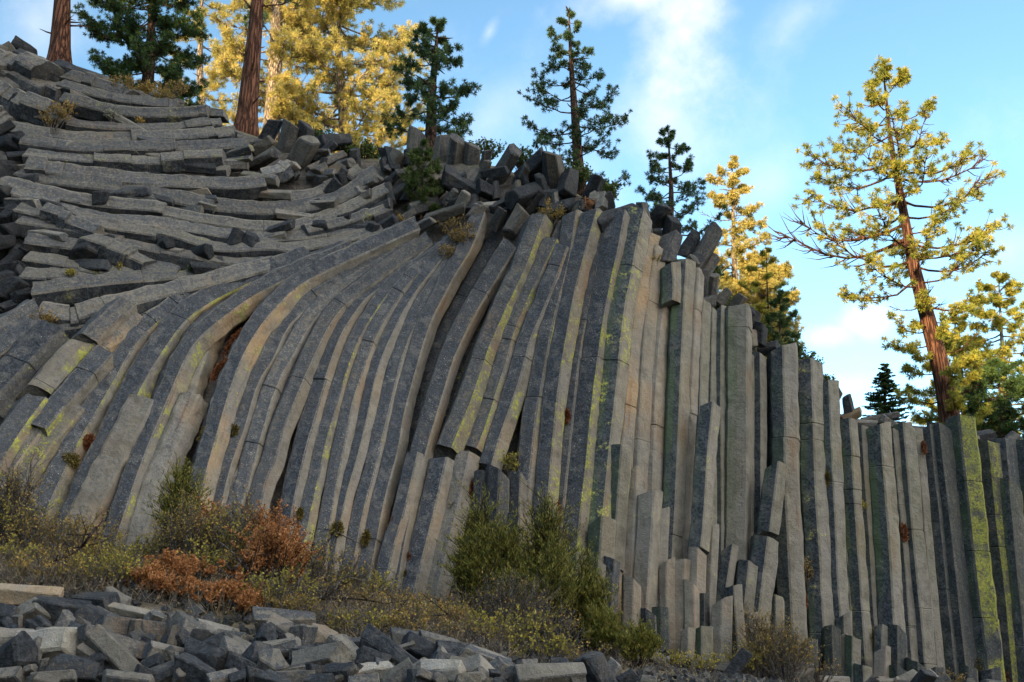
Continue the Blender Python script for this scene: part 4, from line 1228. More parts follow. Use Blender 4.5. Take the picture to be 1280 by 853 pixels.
def pine(kind, label, trunk_px, Y, r0, env, n_br, tuft_r, needles, bark, seed, twigs=7, per=22, t0=.15, sag=.12, rise=.25, group='pines on the rim', dead=0, cat='pine tree', w=None, depth_f=.8, clump=1.0, name='pine_tree', trunk_sides=12, bias=.3):
    """trunk_px: pixel path from the foot up; env: (height fraction, reach to the left px, reach to the right px)"""
    rr = random.Random(seed)
    path = catmull(trunk_px, 6)
    T = [at(x, y, Y) for x, y in path]
    foot = T[0]
    T = [foot - Vector((0, 0, .8))] + T
    k = Y / F_PX / math.cos(PITCH) * 1.0
    root = empty(name, foot)
    tag(root, label, cat, group, trunk_px[0])
    n = len(T)
    tb = Tubes()
    cut = [p - foot for p in T]
    radii = [r0 * max(.06, (1 - .92 * (i / (n - 1)) ** 1.1)) for i in range(n)]
    radii[0] *= 1.25
    radii[1] *= 1.22
    radii[2] *= 1.08
    tb.tube(cut, radii, trunk_sides)
    if r0 > .15:
        for _ in range(int(10 + r0 * 30)):
            q = rr.randint(2, n - 2)
            d = (Vector((rr.uniform(-1, 1), rr.uniform(-1, .6), rr.uniform(-.3, .5)))).normalized()
            b0 = cut[q].lerp(cut[q + 1], rr.random())
            l = radii[q] + rr.uniform(.12, .7)
            tb.tube([b0, b0 + d * l * .7, b0 + d * l + rvec(rr) * .06], [.035 + r0 * .06, .028, .008], 4)
    tb.build('trunk', bark, root)
    lens = [0]
    for i in range(1, n):
        lens.append(lens[-1] + (cut[i] - cut[i - 1]).length)

    def trunk_at(t):
        s = t * lens[-1]
        for i in range(1, n):
            if s <= lens[i]:
                f = (s - lens[i - 1]) / (lens[i] - lens[i - 1])
                return cut[i - 1].lerp(cut[i], f), radii[i - 1] + (radii[i] - radii[i - 1]) * f
        return cut[-1], radii[-1]

    br = Tubes()
    lf = Leafs()
    tuft_r *= 1.12
    per = int(per * 1.5)
    per = int(per * 1.35)
    w = w or tuft_r * (.09 if tuft_r > .3 else .13)
    envL = [(a, b) for a, b, c in env]
    envR = [(a, c) for a, b, c in env]
    for i in range(n_br):
        t = t0 + (1 - t0) * ((i + rr.uniform(.1, .9)) / n_br)
        az = i * 2.399 + rr.uniform(-.5, .5)
        cx, cy = math.cos(az), math.sin(az)
        lL, lR = lerp_table(envL, t) * k, lerp_table(envR, t) * k
        L = (lR if cx > 0 else lL) * cx * cx + depth_f * .5 * (lL + lR) * cy * cy
        L *= rr.uniform(.8, 1.25)
        if L < .05:
            continue
        o, rt = trunk_at(t)
        pts = []
        h = Vector((cx, cy, 0))
        perp = Vector((-cy, cx, 0))
        m = 7
        wob = rr.uniform(-.12, .12)
        rs = rise * rr.uniform(.5, 1.4)
        for q in range(m):
            f = q / (m - 1)
            z = -sag * L * math.sin(f * math.pi * .8) + rs * L * f * f
            pts.append(o + h * (L * f) + perp * (wob * L * math.sin(f * 3.0)) + Vector((0, 0, z)) + rvec(rr) * L * .02 * (1 if q else 0))
        rb = min(rt * .5, .008 + L * .015)
        br.tube(pts, [rb * (1 - .8 * q / (m - 1)) + .004 for q in range(m)], 4)
        is_dead = rr.random() < dead
        nt = max(3, int(twigs * 1.5 * (.4 + L / 2.0)))
        for j in range(nt):
            f = rr.uniform(.22, 1.0) ** .75
            q = min(m - 2, int(f * (m - 1)))
            ff = f * (m - 1) - q
            b0 = pts[q].lerp(pts[q + 1], ff)
            d = (h * rr.uniform(.2, .9) + perp * rr.uniform(-1, 1) + Vector((0, 0, rr.uniform(-.25, .75)))).normalized()
            tl = L * rr.uniform(.10, .30) * clump
            mid = b0 + d * tl * .5 + Vector((0, 0, -.04 * tl))
            e = b0 + d * tl + Vector((0, 0, tl * .12))
            br.tube([b0, mid, e], [rb * .35 + .004, rb * .25 + .004, .005], 3)
            if not is_dead:
                tuft(lf, rr, e, d, tuft_r * rr.uniform(.75, 1.15), per, w, bias)
                if rr.random() < .6:
                    tuft(lf, rr, mid, d, tuft_r * rr.uniform(.6, .9), max(4, per * 2 // 3), w, bias)
        if not is_dead:
            tuft(lf, rr, pts[-1], h, tuft_r, per, w, bias)
    tp = cut[-1]
    tuft(lf, rr, tp, Vector((0, 0, 1)), tuft_r, per, w, .8)
    br.build('branches', bark, root)
    if lf.v:
        lf.build('crown', needles, root)
    return root


def fir(label, foot_px, top_py, Y, half_w, seed, needles, bark, rows=22, group=None, cat='fir tree', droop=.25, lean=0, r0=None, sz=.10, dens=1.0, env=None, skirt=.04, name='fir_tree'):
    """a conical tree of flat sprays"""
    rr = random.Random(seed)
    foot = at(foot_px[0], foot_px[1], Y)
    top = at(foot_px[0] + lean, top_py, Y)
    k = Y / F_PX / math.cos(PITCH)
    H = top - foot
    root = empty(name, foot)
    tag(root, label, cat, group, foot_px)
    r0 = r0 or half_w * k * .10
    tb = Tubes()
    pts = [H * (q / 8) for q in range(9)]
    pts[0] = Vector((0, 0, -.7))
    tb.tube(pts, [r0 * (1 - .93 * q / 8) for q in range(9)], 8)
    tb.build('trunk', bark, root)
    br, lf = Tubes(), Leafs()
    env = env or [(0, .8), (.12, 1.0), (.5, .62), (.8, .28), (1, .03)]
    for i in range(rows):
        t = skirt + (1 - skirt) * (i / rows) ** .92
        nb = rr.randint(5, 7)
        for j in range(nb):
            az = rr.uniform(0, 6.283)
            L = half_w * k * lerp_table(env, t) * rr.uniform(.65, 1.12)
            if L < .03:
                continue
            h = Vector((math.cos(az), math.sin(az), 0))
            perp = Vector((-h.y, h.x, 0))
            o = H * min(1, t + rr.uniform(-.015, .015))
            ps = [o + h * (L * f) + Vector((0, 0, -droop * L * f + droop * .75 * L * f * f + (.12 * L * f * f))) for f in (0, .33, .66, 1)]
            br.tube(ps, [.006 + L * .012 * (1 - .8 * f) for f in (0, .33, .66, 1)], 3)
            ns = int((10 + 26 * L) * dens)
            for s_ in range(ns):
                f = rr.uniform(.12, 1.0)
                q = min(2, int(f * 3))
                b0 = ps[q].lerp(ps[q + 1], f * 3 - q)
                side = rr.choice([-1, 1])
                d = (h * rr.uniform(.35, .9) + perp * side * rr.uniform(.3, 1.0) + Vector((0, 0, rr.uniform(-.25, .3)))).normalized()
                tl = L * .26 * (1.15 - f * .8) * rr.uniform(.5, 1.1)
                c0 = rr.uniform(0, 1) * .5 + f * .4
                for g in range(3):
                    p = b0 + d * tl * (g / 3)
                    for sd in (-1, 1):
                        dd = (d * .75 + d.cross(Vector((0, 0, 1))).normalized() * sd * .7 + Vector((0, 0, rr.uniform(-.1, .3)))).normalized()
                        lf.quad(p, dd, dd.cross(rvec(rr)).normalized(), sz * rr.uniform(.7, 1.2), sz * .36, min(1, c0 + rr.uniform(-.1, .2)))
    br.build('branches', bark, root)
    lf.build('crown', needles, root)
    return root


def shrub(name, label, cat, group, root_p, w, h, leaf_mat, twig_mat, seed, n_stem=14, n_leaf=900, leaf=.045, depth=None, up=.25, leaf_l=1.5, px=None, bare=.0, sub=5, leaf_w=.75):
    """many thin arching stems with leaves near their ends"""
    rr = random.Random(seed)
    depth = depth or w * .7
    root = empty(name, root_p)
    tag(root, label, cat, group, px)
    br, lf = Tubes(), Leafs()
    tips = []
    for i in range(n_stem):
        a = rr.uniform(0, 6.283)
        rho = math.sqrt(rr.random())
        tx, ty = math.cos(a) * w * .5 * rho, math.sin(a) * depth * .5 * rho
        tz = h * (1 - .4 * rho * rho) * rr.uniform(.65, 1.08)
        b0 = Vector((tx * .3 * rr.random(), ty * .3 * rr.random(), -.05))
        e = Vector((tx, ty, tz))
        m = b0.lerp(e, .5) + Vector((tx * .1, ty * .1, h * rr.uniform(.0, .14))) + rvec(rr) * h * .05
        rb = .004 + h * .007
        br.tube([b0, b0.lerp(m, .5) + rvec(rr) * .02 * h, m, m.lerp(e, .55) + rvec(rr) * .04 * h, e], [rb, rb * .85, rb * .7, rb * .5, rb * .25], 4)
        for j in range(sub):
            f = rr.uniform(.3, .95)
            s = b0.lerp(m, f * 2) if f < .5 else m.lerp(e, f * 2 - 1)
            d = (rvec(rr) + Vector((0, 0, .6)) + (e - b0).normalized() * .6).normalized()
            l2 = h * rr.uniform(.12, .34)
            mid = s + d * l2 * .5 + rvec(rr) * l2 * .1
            e2 = s + d * l2 + rvec(rr) * l2 * .12
            br.tube([s, mid, e2], [rb * .45, rb * .32, rb * .15], 3)
            tips.append((s, mid, e2, d))
        tips.append((m, m.lerp(e, .5), e, (e - m).normalized()))
    live = [t for t in tips if rr.random() >= bare]
    if n_leaf and live:
        for i in range(n_leaf):
            s, mid, e, d = rr.choice(live)
            f = rr.uniform(.1, 1.05)
            p = s.lerp(mid, f * 2) if f < .5 else mid.lerp(e, f * 2 - 1)
            p = p + rvec(rr) * leaf * rr.uniform(.1, 1.1)
            v = (rvec(rr) + d * .5 + Vector((0, 0, up))).normalized()
            L = leaf * rr.uniform(.7, 1.3)
            lf.quad(p, v, v.cross(rvec(rr)).normalized(), L * leaf_l * .7, L * leaf_w, max(0, min(1, rr.gauss(.5, .25))))
    br.build('stems', twig_mat, root)
    if lf.v:
        lf.build('foliage', leaf_mat, root)
    return root


def moss(name, label, cat, group, px, py, wpx, hpx, mat, seed, dy=-.42, blade=.06, n=None, ang=0, hang=.2):
    """a cushion of fine blades growing in a crack of the rock"""
    rr = random.Random(seed)
    p = on_face(px, py, dy)
    k = (p - Vector((0, 0, CAM_Z))).length / F_PX
    w, h = wpx * k * .5, hpx * k * .5
    lf = Leafs()
    n = n or int(260 + 10 * (wpx * hpx) ** .8)
    ca, sa = math.cos(rad(ang)), math.sin(rad(ang))
    for i in range(n):
        v = rvec(rr)
        v = v * (rr.uniform(.35, 1.0))
        x, z = v.x * w, v.z * h
        x, z = x * ca - z * sa, x * sa + z * ca
        q = Vector((x, v.y * min(w, h) * .8, z))
        d = (v.normalized() * .8 + rvec(rr) * .6 + Vector((0, -.2, -hang))).normalized()
        L = blade * rr.uniform(.6, 1.3)
        lf.quad(q, d, d.cross(rvec(rr)).normalized(), L, L * .34, max(0, min(1, rr.gauss(.45, .25))))
    o = lf.build(name, mat, None, None)
    o.location = p
    tag(o, label, cat, group, (px, py))
    return o


# ---- trees on and behind the rim
G1 = 'pines on the rim'
pine('p', 'massive red-barked pine trunk rising out of the frame at the top left corner', [(74, 84), (78, 0), (82, -110), (84, -330)], 28.5, .40,
     [(0, 0, 0), (.22, 30, 10), (.3, 90, 40), (.6, 120, 110), (1, 20, 20)], 34, .22, M['needles_dark'], M['bark_red'], 201, t0=.30, twigs=6, group=G1)
pine('p', 'thick dark red pine trunk standing on the rim in front of the golden pines', [(307, 168), (314, 90), (322, 0), (330, -140), (334, -330)], 28.0, .40,
     [(0, 0, 0), (.25, 30, 60), (.32, 60, 90), (.6, 130, 150), (1, 20, 20)], 34, .20, M['needles_dark'], M['bark_red'], 202, t0=.31, twigs=6, group=G1, dead=.2)
pine('p', 'short pine branch group of the leaning dead limb beside the thick red trunk' if False else 'bushy dark green pine filling the gap between the two red trunks', [(183, 122), (188, 60), (191, -20), (194, -90)], 30.5, .26,
     [(0, 60, 60), (.12, 66, 64), (.35, 78, 66), (.6, 70, 60), (.85, 36, 34), (1, 5, 5)], 74, .15, M['needles_fir'], M['bark_dark'], 203, twigs=20, per=20, t0=.06, sag=.2, rise=.12, group=G1, clump=.9)
pine('p', 'dark pine with a forked top above the upright ridge blocks', [(538, 182), (540, 120), (544, 70), (548, 28)], 28.5, .22,
     [(0, 40, 30), (.12, 66, 60), (.35, 60, 56), (.6, 50, 40), (.8, 40, 26), (1, 6, 6)], 34, .17, M['needles_dark'], M['bark_dark'], 204, twigs=9, t0=.14, sag=.1, rise=.35, group=G1)
pine('p', 'tallest slender dark pine standing alone on the ridge centre', [(724, 222), (719, 150), (714, 80), (711, 14)], 29, .21,
     [(0, 30, 40), (.1, 48, 70), (.25, 62, 60), (.45, 55, 50), (.6, 48, 38), (.75, 40, 26), (.9, 22, 16), (1, 4, 4)], 46, .15, M['needles_dark'], M['bark_dark'], 205, twigs=7, t0=.10, sag=.16, rise=.25, group=G1)
pine('p', 'small two-stemmed dark pine above the jumbled ridge boulders', [(838, 284), (839, 240), (837, 200), (835, 160)], 31, .13,
     [(0, 36, 40), (.1, 46, 54), (.4, 40, 44), (.65, 30, 30), (.9, 14, 12), (1, 3, 3)], 36, .14, M['needles_dark'], M['bark_dark'], 206, twigs=8, t0=.10, sag=.1, rise=.3, group=G1)
# sunlit pines behind the rim
G2 = 'sunlit golden pines behind the rim'
pine('p', 'sunlit pale-trunked golden pine directly behind the thick red trunk', [(337, 190), (344, 90), (346, 0), (348, -120), (348, -260)], 44, .50,
     [(0, 60, 60), (.2, 95, 70), (.4, 105, 80), (.7, 70, 70), (1, 5, 5)], 60, .30, M['needles_sun_gold'], M['bark_sun_pale'], 211, twigs=9, t0=.05, sag=.05, rise=.3, group=G2, per=26)
pine('p', 'widest golden sunlit pine between the red trunk and the forked dark pine', [(432, 215), (428, 120), (420, 20), (418, -60), (418, -120)], 47, .36,
     [(0, 90, 70), (.15, 110, 90), (.45, 100, 90), (.7, 80, 80), (.9, 40, 40), (1, 6, 6)], 104, .27, M['needles_sun_gold'], M['bark_sun_pale'], 212, twigs=10, t0=.02, sag=.08, rise=.28, group=G2, per=30)
pine('p', 'sunlit golden pine glimpsed behind the bushy dark pine', [(255, 170), (250, 90), (252, 10), (254, -80)], 50, .3,
     [(0, 60, 50), (.3, 40, 60), (.6, 40, 50), (1, 5, 5)], 36, .28, M['needles_sun_gold'], M['bark_sun_pale'], 213, twigs=8, t0=.02, sag=.08, rise=.28, group=G2, per=22)
pine('p', 'irregular golden sunlit pine with bare silvery top twigs', [(920, 450), (919, 380), (917, 290), (915, 198)], 44, .28,
     [(0, 50, 60), (.2, 50, 62), (.4, 52, 48), (.55, 44, 44), (.7, 34, 30), (.82, 30, 18), (.92, 22, 16), (1, 4, 4)], 74, .22, M['needles_sun_gold'], M['bark_sun_pale'], 221, twigs=10, t0=.04, sag=.12, rise=.22, group='golden trees behind the ridge', per=22, dead=.12)
pine('p', 'low bushy sunlit golden pine at the foot of the golden fir', [(938, 455), (940, 420), (944, 380), (946, 322)], 43, .2,
     [(0, 60, 70), (.3, 58, 60), (.7, 50, 50), (1, 10, 10)], 56, .24, M['needles_sun_gold'], M['bark_sun_pale'], 222, twigs=9, t0=.02, sag=.05, rise=.35, group='golden trees behind the ridge', per=26)
pine('p', 'thin dark young pine in front of the golden pine at the cliff edge', [(963, 438), (961, 400), (959, 360), (958, 312)], 34, .07,
     [(0, 10, 16), (.3, 26, 20), (.6, 30, 26), (.9, 14, 14), (1, 3, 3)], 22, .14, M['needles_sun_olive'], M['bark_dark'], 223, twigs=8, t0=.12, sag=.05, rise=.3, group='young pines at the cliff edge')
pine('p', 'small round dark green pine sapling at the cliff edge', [(974, 436), (975, 410), (975, 385), (974, 366)], 33.5, .05,
     [(0, 20, 26), (.4, 20, 24), (.8, 14, 14), (1, 4, 4)], 22, .14, M['needles_dark'], M['bark_dark'], 224, twigs=9, t0=.1, sag=.02, rise=.35, group='young pines at the cliff edge')
# the big leaning pine at the right
pine('p', 'big leaning red-barked pine with a sunlit open crown at the right', [(1190, 540), (1178, 470), (1160, 400), (1144, 340), (1134, 290), (1122, 225), (1112, 165), (1104, 84)], 37, .42,
     [(0, 40, 50), (.1, 50, 40), (.2, 40, 50), (.34, 40, 70), (.42, 100, 88), (.5, 148, 92), (.58, 122, 98), (.66, 96, 108), (.74, 104, 96), (.82, 86, 60), (.9, 58, 44), (.96, 42, 32), (1, 14, 14)],
     72, .22, M['needles_sun_olive'], M['bark_red'], 231, twigs=8, t0=.06, sag=.16, rise=.30, group='tall pines at the right', per=24, dead=.22, depth_f=.7, trunk_sides=16)
pine('p', 'slender half-lit pine behind the leaning pine at the right edge', [(1262, 575), (1258, 500), (1252, 420), (1248, 342)], 44, .20,
     [(0, 60, 60), (.25, 76, 70), (.5, 66, 60), (.75, 44, 40), (.92, 22, 20), (1, 4, 4)], 60, .24, M['needles_sun_olive'], M['bark_sun_pale'], 232, twigs=9, t0=.04, sag=.1, rise=.25, group='tall pines at the right', per=22)
pine('p', 'half-lit pine crown close behind the leaning red trunk', [(1205, 570), (1204, 500), (1200, 440), (1198, 392)], 46, .16,
     [(0, 50, 50), (.4, 46, 46), (.8, 26, 26), (1, 4, 4)], 36, .24, M['needles_sun_olive'], M['bark_dark'], 236, twigs=8, t0=.04, sag=.1, rise=.25, group='tall pines at the right', per=22)
pine('p', 'low dense green pine at the right edge beside the leaning trunk', [(1252, 570), (1252, 540), (1250, 500), (1248, 452)], 39, .12,
     [(0, 56, 60), (.4, 58, 60), (.75, 40, 44), (1, 8, 8)], 52, .17, M['needles_fir'], M['bark_dark'], 233, twigs=12, t0=.05, sag=.1, rise=.2, group='tall pines at the right', per=22)
fir('small neat dark green fir on the rim left of the leaning pine', (1106, 536), 453, 40, 33, 234, M['needles_fir'], M['bark_dark'], rows=20, group='firs on the rim', sz=.12, dens=1.1)
pine('p', 'tiny green pine seedling growing before the upright ridge blocks', [(527, 246), (527, 225), (528, 205), (528, 184)], 25.8, .035,
     [(0, 22, 22), (.3, 24, 24), (.7, 20, 20), (1, 8, 8)], 24, .15, M['leaf_green'], M['bark_dark'], 235, twigs=7, t0=.1, sag=0, rise=.5, group='pine seedlings', name='pine_seedling', cat='pine seedling')

# ---- brush along the foot of the cliff: px, top py, width px, Y, kind
B = {
    'orange': ('leaf_orange', 'twig_dark', 'rusty orange bush', 2600, .040, 22),
    'yellow': ('leaf_yellowgreen', 'twig_grey', 'airy yellow-green bush with bare twigs', 620, .044, 34),
    'mixed': ('leaf_mixed', 'twig_grey', 'thin orange-yellow autumn bush', 800, .040, 32),
    'bare': ('leaf_mixed', 'twig_grey', 'almost leafless grey twiggy bush', 260, .040, 42),
    'juniper': ('leaf_juniper', 'twig_dark', 'olive juniper with ochre tips', 5200, .050, 26),
    'ochre': ('leaf_ochre', 'twig_grey', 'dry ochre bush', 1100, .035, 22),
}
BUSHES = [(240, 735, 118, 16.6, 'orange'), (205, 738, 60, 16.8, 'orange'), (300, 768, 70, 16.1, 'orange'), (335, 652, 86, 18.3, 'orange'), (345, 705, 70, 17.6, 'orange'), (45, 652, 84, 17.9, 'mixed'), (24, 600, 46, 18.3, 'mixed'),
          (228, 612, 54, 18.9, 'juniper'), (262, 640, 30, 18.9, 'orange'), (22, 628, 90, 18.3, 'yellow'), (105, 655, 110, 18.0, 'mixed'), (160, 680, 110, 17.6, 'yellow'), (95, 690, 120, 17.0, 'mixed'), (205, 668, 80, 17.8, 'yellow'),
          (280, 655, 110, 17.6, 'yellow'), (255, 690, 90, 17.0, 'yellow'), (300, 690, 60, 17.3, 'mixed'), (385, 680, 100, 18.6, 'yellow'), (420, 700, 120, 18.4, 'bare'), (455, 715, 120, 18.6, 'yellow'), (400, 735, 110, 17.0, 'bare'), (480, 740, 120, 17.6, 'mixed'),
          (520, 740, 110, 19.0, 'bare'), (560, 755, 110, 18.0, 'yellow'), (500, 770, 110, 16.4, 'bare'), (600, 740, 100, 19.0, 'bare'), (640, 720, 110, 18.4, 'bare'), (640, 765, 130, 17.0, 'yellow'), (690, 760, 110, 17.4, 'bare'), (560, 775, 60, 17.0, 'ochre'),
          (602, 650, 44, 20.4, 'juniper'), (590, 690, 60, 20.0, 'juniper'), (632, 668, 74, 20.2, 'juniper'), (640, 722, 86, 19.4, 'juniper'), (682, 645, 52, 20.6, 'juniper'), (690, 690, 66, 19.8, 'juniper'), (735, 714, 72, 20.4, 'juniper'), (752, 768, 70, 19.6, 'juniper'),
          (795, 788, 90, 19.4, 'juniper'), (835, 812, 70, 20.8, 'yellow'), (880, 826, 60, 21.6, 'yellow'), (950, 768, 60, 23.0, 'ochre'), (975, 785, 90, 22.4, 'mixed'), (930, 808, 70, 22.6, 'yellow'), (990, 812, 60, 23.4, 'mixed'),
          (1020, 820, 60, 23.0, 'bare'), (770, 812, 70, 19.4, 'bare'), (1182, 838, 40, 26, 'ochre'), (930, 765, 30, 24, 'ochre'), (130, 715, 110, 16.4, 'yellow'), (10, 690, 90, 16.8, 'yellow'),
          (215, 752, 80, 15.7, 'orange'), (262, 762, 80, 15.6, 'orange'), (305, 775, 50, 15.5, 'orange'), (180, 742, 50, 15.9, 'orange'), (60, 700, 120, 15.9, 'mixed'), (150, 700, 110, 15.9, 'yellow'), (120, 728, 80, 15.7, 'bare'),
          (350, 720, 110, 15.9, 'yellow'), (400, 755, 110, 15.7, 'bare'), (450, 770, 110, 15.7, 'yellow'), (360, 745, 90, 15.8, 'mixed'), (520, 775, 110, 15.8, 'mixed'), (580, 790, 90, 15.8, 'bare'), (610, 770, 90, 16.4, 'yellow'), (300, 640, 60, 18.0, 'mixed'),
          (235, 640, 90, 17.5, 'mixed'), (345, 668, 100, 17.2, 'orange'), (680, 790, 100, 16.2, 'yellow'), (730, 805, 90, 16.6, 'bare')]
for i, (px, py, wpx, Y, kind) in enumerate(BUSHES):
    lm, tm, words, nl, lsz, ns = B[kind]
    top = at(px, py, Y)
    gz = ground_z(top.x, Y)
    h = max(.45, (top.z - gz) * (1.32 if px < 600 else 1.15))
    k = Y / F_PX
    w_ = wpx * k
    if px < 190:
        where = 'at far left under the cliff'
    elif px < 380:
        where = 'behind the talus at left'
    elif px < 570:
        where = 'left of the junipers'
    elif px < 780:
        where = 'at the foot of the tilted columns'
    else:
        where = 'below the straight wall'
    area = w_ * h
    n_leaf = int(nl * {'orange': 1.5, 'juniper': 1.05, 'mixed': 1.1, 'yellow': 1.0, 'bare': .9, 'ochre': 1.1}[kind] * (.35 + .75 * area))
    if kind == 'juniper':
        w_ *= .64
    nm = 'juniper_bush' if kind == 'juniper' else 'shrub'
    shrub(nm, f'{words} {where}', 'juniper' if kind == 'juniper' else 'bush', 'brush at the foot of the cliff', Vector((top.x, Y, gz)), w_, h, M[lm], M[tm], 8000 + i,
          n_stem=int(ns * (.6 + .5 * area)), n_leaf=min(n_leaf, 14000), leaf=lsz, px=(px, py), bare=.35 if kind in ('bare', 'yellow') else .1, sub=9 if kind == 'juniper' else 5, up=.9 if kind == 'juniper' else .25, leaf_w=.34 if kind == 'juniper' else .75, leaf_l=2.6 if kind == 'juniper' else 1.5)

# dry tangle of twigs and leaves under the bushes
def build_undergrowth():
    rr = random.Random(909)
    lf = Leafs()
    for i in range(22000):
        X = rr.uniform(-12.5, 7.5)
        yb = lerp_table(YB, X)
        Y = rr.uniform(15.2, yb - .3)
        z = ground_z(X, Y)
        p = Vector((X, Y, z))
        d = (rvec(rr) + Vector((0, 0, 1.1))).normalized()
        if X > 0 and rr.random() < min(.97, .5 + X * .1):
            continue
        L = rr.uniform(.10, .5) * (1 if X < 0 else .5)
        lf.quad(p, d, d.cross(rvec(rr)).normalized(), L, .014, rr.uniform(0, 1))
        if i % 2 == 0:
            for _ in range(2):
                v = rvec(rr)
                lf.quad(p + d * L * rr.uniform(.4, 1), v, v.cross(rvec(rr)).normalized(), .05, .03, rr.uniform(0, 1))
    o = lf.build('undergrowth', M['dry_litter'])
    o['kind'] = 'stuff'


build_undergrowth()

# fallen dead branches in front of the brush
for i, pts in enumerate([[(300, 700), (318, 730), (300, 760)], [(345, 760), (372, 730), (400, 690), (420, 665)], [(330, 768), (380, 752), (430, 748), (470, 752)], [(385, 770), (410, 740), (440, 715)], [(440, 792), (500, 775), (560, 768)],
                         [(270, 742), (290, 715), (312, 690)], [(120, 660), (95, 690), (60, 705)]]):
    rr = random.Random(8800 + i)
    Y = 16.6
    P3 = [at(x, y, Y + rr.uniform(-.2, .2)) for x, y in catmull(pts, 4)]
    tb = Tubes()
    o0 = P3[0]
    loc = [p - o0 for p in P3]
    n = len(loc)
    tb.tube(loc, [.035 * (1 - .7 * q / (n - 1)) for q in range(n)], 6)
    for j in range(9):
        q = rr.randint(1, n - 1)
        d = (rvec(rr) + Vector((0, -.1, .3))).normalized()
        l = rr.uniform(.25, .7)
        tb.tube([loc[q], loc[q] + d * l * .5 + rvec(rr) * .05, loc[q] + d * l + rvec(rr) * .1], [.014, .010, .004], 4)
    o = tb.build('dead_branch', M['twig_dark'] if i % 2 == 0 else M['twig_grey'])
    o.location = o0
    tag(o, ('dark' if i % 2 == 0 else 'grey') + ' dead branch lying in the brush behind the talus', 'branch', 'dead branches in the brush', pts[0])

# ---- dry plants and moss growing on the rock itself
ON_ROCK = [(577, 318, 265, 44, 'ochre'), (556, 328, 302, 30, 'ochre'), (64, 166, 124, 56, 'ochre'), (690, 282, 250, 40, 'mixed'), (638, 598, 562, 24, 'yellow'), (150, 342, 328, 14, 'yellow'), (240, 345, 330, 14, 'green'), (88, 346, 338, 12, 'yellow'),
           (1008, 730, 695, 14, 'ochre'), (1078, 638, 624, 14, 'yellow'), (140, 152, 137, 22, 'sage'), (176, 156, 147, 12, 'mixed'), (820, 335, 312, 14, 'mixed'), (505, 282, 268, 20, 'mixed'), (735, 268, 246, 14, 'orange'), (528, 248, 236, 18, 'ochre'), (52, 425, 385, 30, 'ochre'),
           (900, 740, 715, 18, 'ochre'), (1000, 740, 716, 10, 'ochre'), (145, 432, 415, 20, 'mixed'), (215, 122, 100, 40, 'ochre'), (150, 118, 92, 44, 'ochre'), (200, 128, 112, 40, 'mixed')]
for i, (px, by, ty, wpx, kind) in enumerate(ON_ROCK):
    p = on_face(px, by, -.30)
    k = (p - Vector((0, 0, CAM_Z))).length / F_PX
    mats = {'ochre': ('leaf_ochre', 'dry ochre tuft plant'), 'mixed': ('leaf_mixed', 'orange-tipped dry plant'), 'yellow': ('leaf_yellowgreen', 'small yellow-green plant'), 'green': ('leaf_green', 'small green plant'),
            'sage': ('leaf_sage', 'pale silvery sage tuft'), 'orange': ('leaf_orange', 'small orange plant')}[kind]
    where = 'on the upper left tiers' if (px < 300 and by < 300) else ('on the lower left slope' if px < 300 else ('near the ridge' if by < 340 else 'rooted in a crack between columns'))
    h = (by - ty) * k
    shrub('rock_plant', f'{mats[1]} {where}', 'plant', 'dry plants on the rock', p, wpx * k, h, M[mats[0]], M['twig_grey'], 8300 + i, n_stem=16, n_leaf=int(250 + 900 * wpx * k * h), leaf=.045, px=(px, by), depth=.45)

MOSS = [(730, 517, 14, 30, 'rust', 0), (707, 520, 10, 20, 'rust', 0), (291, 428, 9, 40, 'rust', -32), (274, 462, 9, 34, 'rust', -32), (257, 545, 15, 26, 'olive', -12), (291, 540, 12, 20, 'olive', -10), (87, 576, 20, 20, 'olive', 0), (565, 639, 11, 22, 'olive', 0),
        (557, 680, 6, 16, 'rust', 0), (486, 670, 7, 44, 'rust', -10), (478, 705, 6, 26, 'rust', -10), (422, 661, 14, 18, 'olive', 0), (457, 673, 8, 20, 'olive', -10), (695, 636, 9, 26, 'rust', 0), (714, 652, 8, 16, 'rust', 0), (770, 685, 6, 22, 'rust', 0),
        (796, 700, 6, 30, 'rust', 0), (894, 738, 11, 32, 'rust', 0), (745, 625, 8, 20, 'olive', 0), (1033, 598, 8, 20, 'olive', 0), (1130, 665, 7, 22, 'rust', 0), (1090, 800, 18, 28, 'olive', 0), (1228, 834, 22, 20, 'olive', 0), (1258, 848, 12, 14, 'rust', 0),
        (215, 552, 6, 20, 'rust', -20), (590, 615, 7, 26, 'rust', 0), (588, 655, 6, 20, 'olive', 0), (205, 575, 8, 12, 'rust', 0), (830, 745, 5, 20, 'rust', 0), (119, 640, 10, 12, 'olive', 0), (1155, 560, 4, 16, 'rust', 0), (375, 642, 6, 14, 'olive', 0), (505, 720, 8, 14, 'olive', 0), (510, 697, 10, 10, 'rust', 0),
        (110, 552, 10, 18, 'rust', -25), (88, 560, 8, 10, 'rust', 0), (873, 728, 9, 10, 'olive', 0), (1005, 750, 5, 24, 'rust', 0), (875, 781, 6, 12, 'rust', 0)]
for i, (px, py, w_, h_, kind, ang) in enumerate(MOSS):
    zone_ = 'in a seam of the curved ribs' if px < 520 else ('beside the lichen-streaked tall columns' if px < 800 else 'on the straight wall')
    if px < 240:
        zone_ = 'on the lower left slope'
    moss('moss_tuft', f'{"rust-brown" if kind == "rust" else "olive"} moss tuft {zone_}', 'moss', 'moss tufts in the cracks', px, py, w_, h_, M['moss_rust' if kind == 'rust' else 'moss_olive'], 8500 + i, ang=ang)

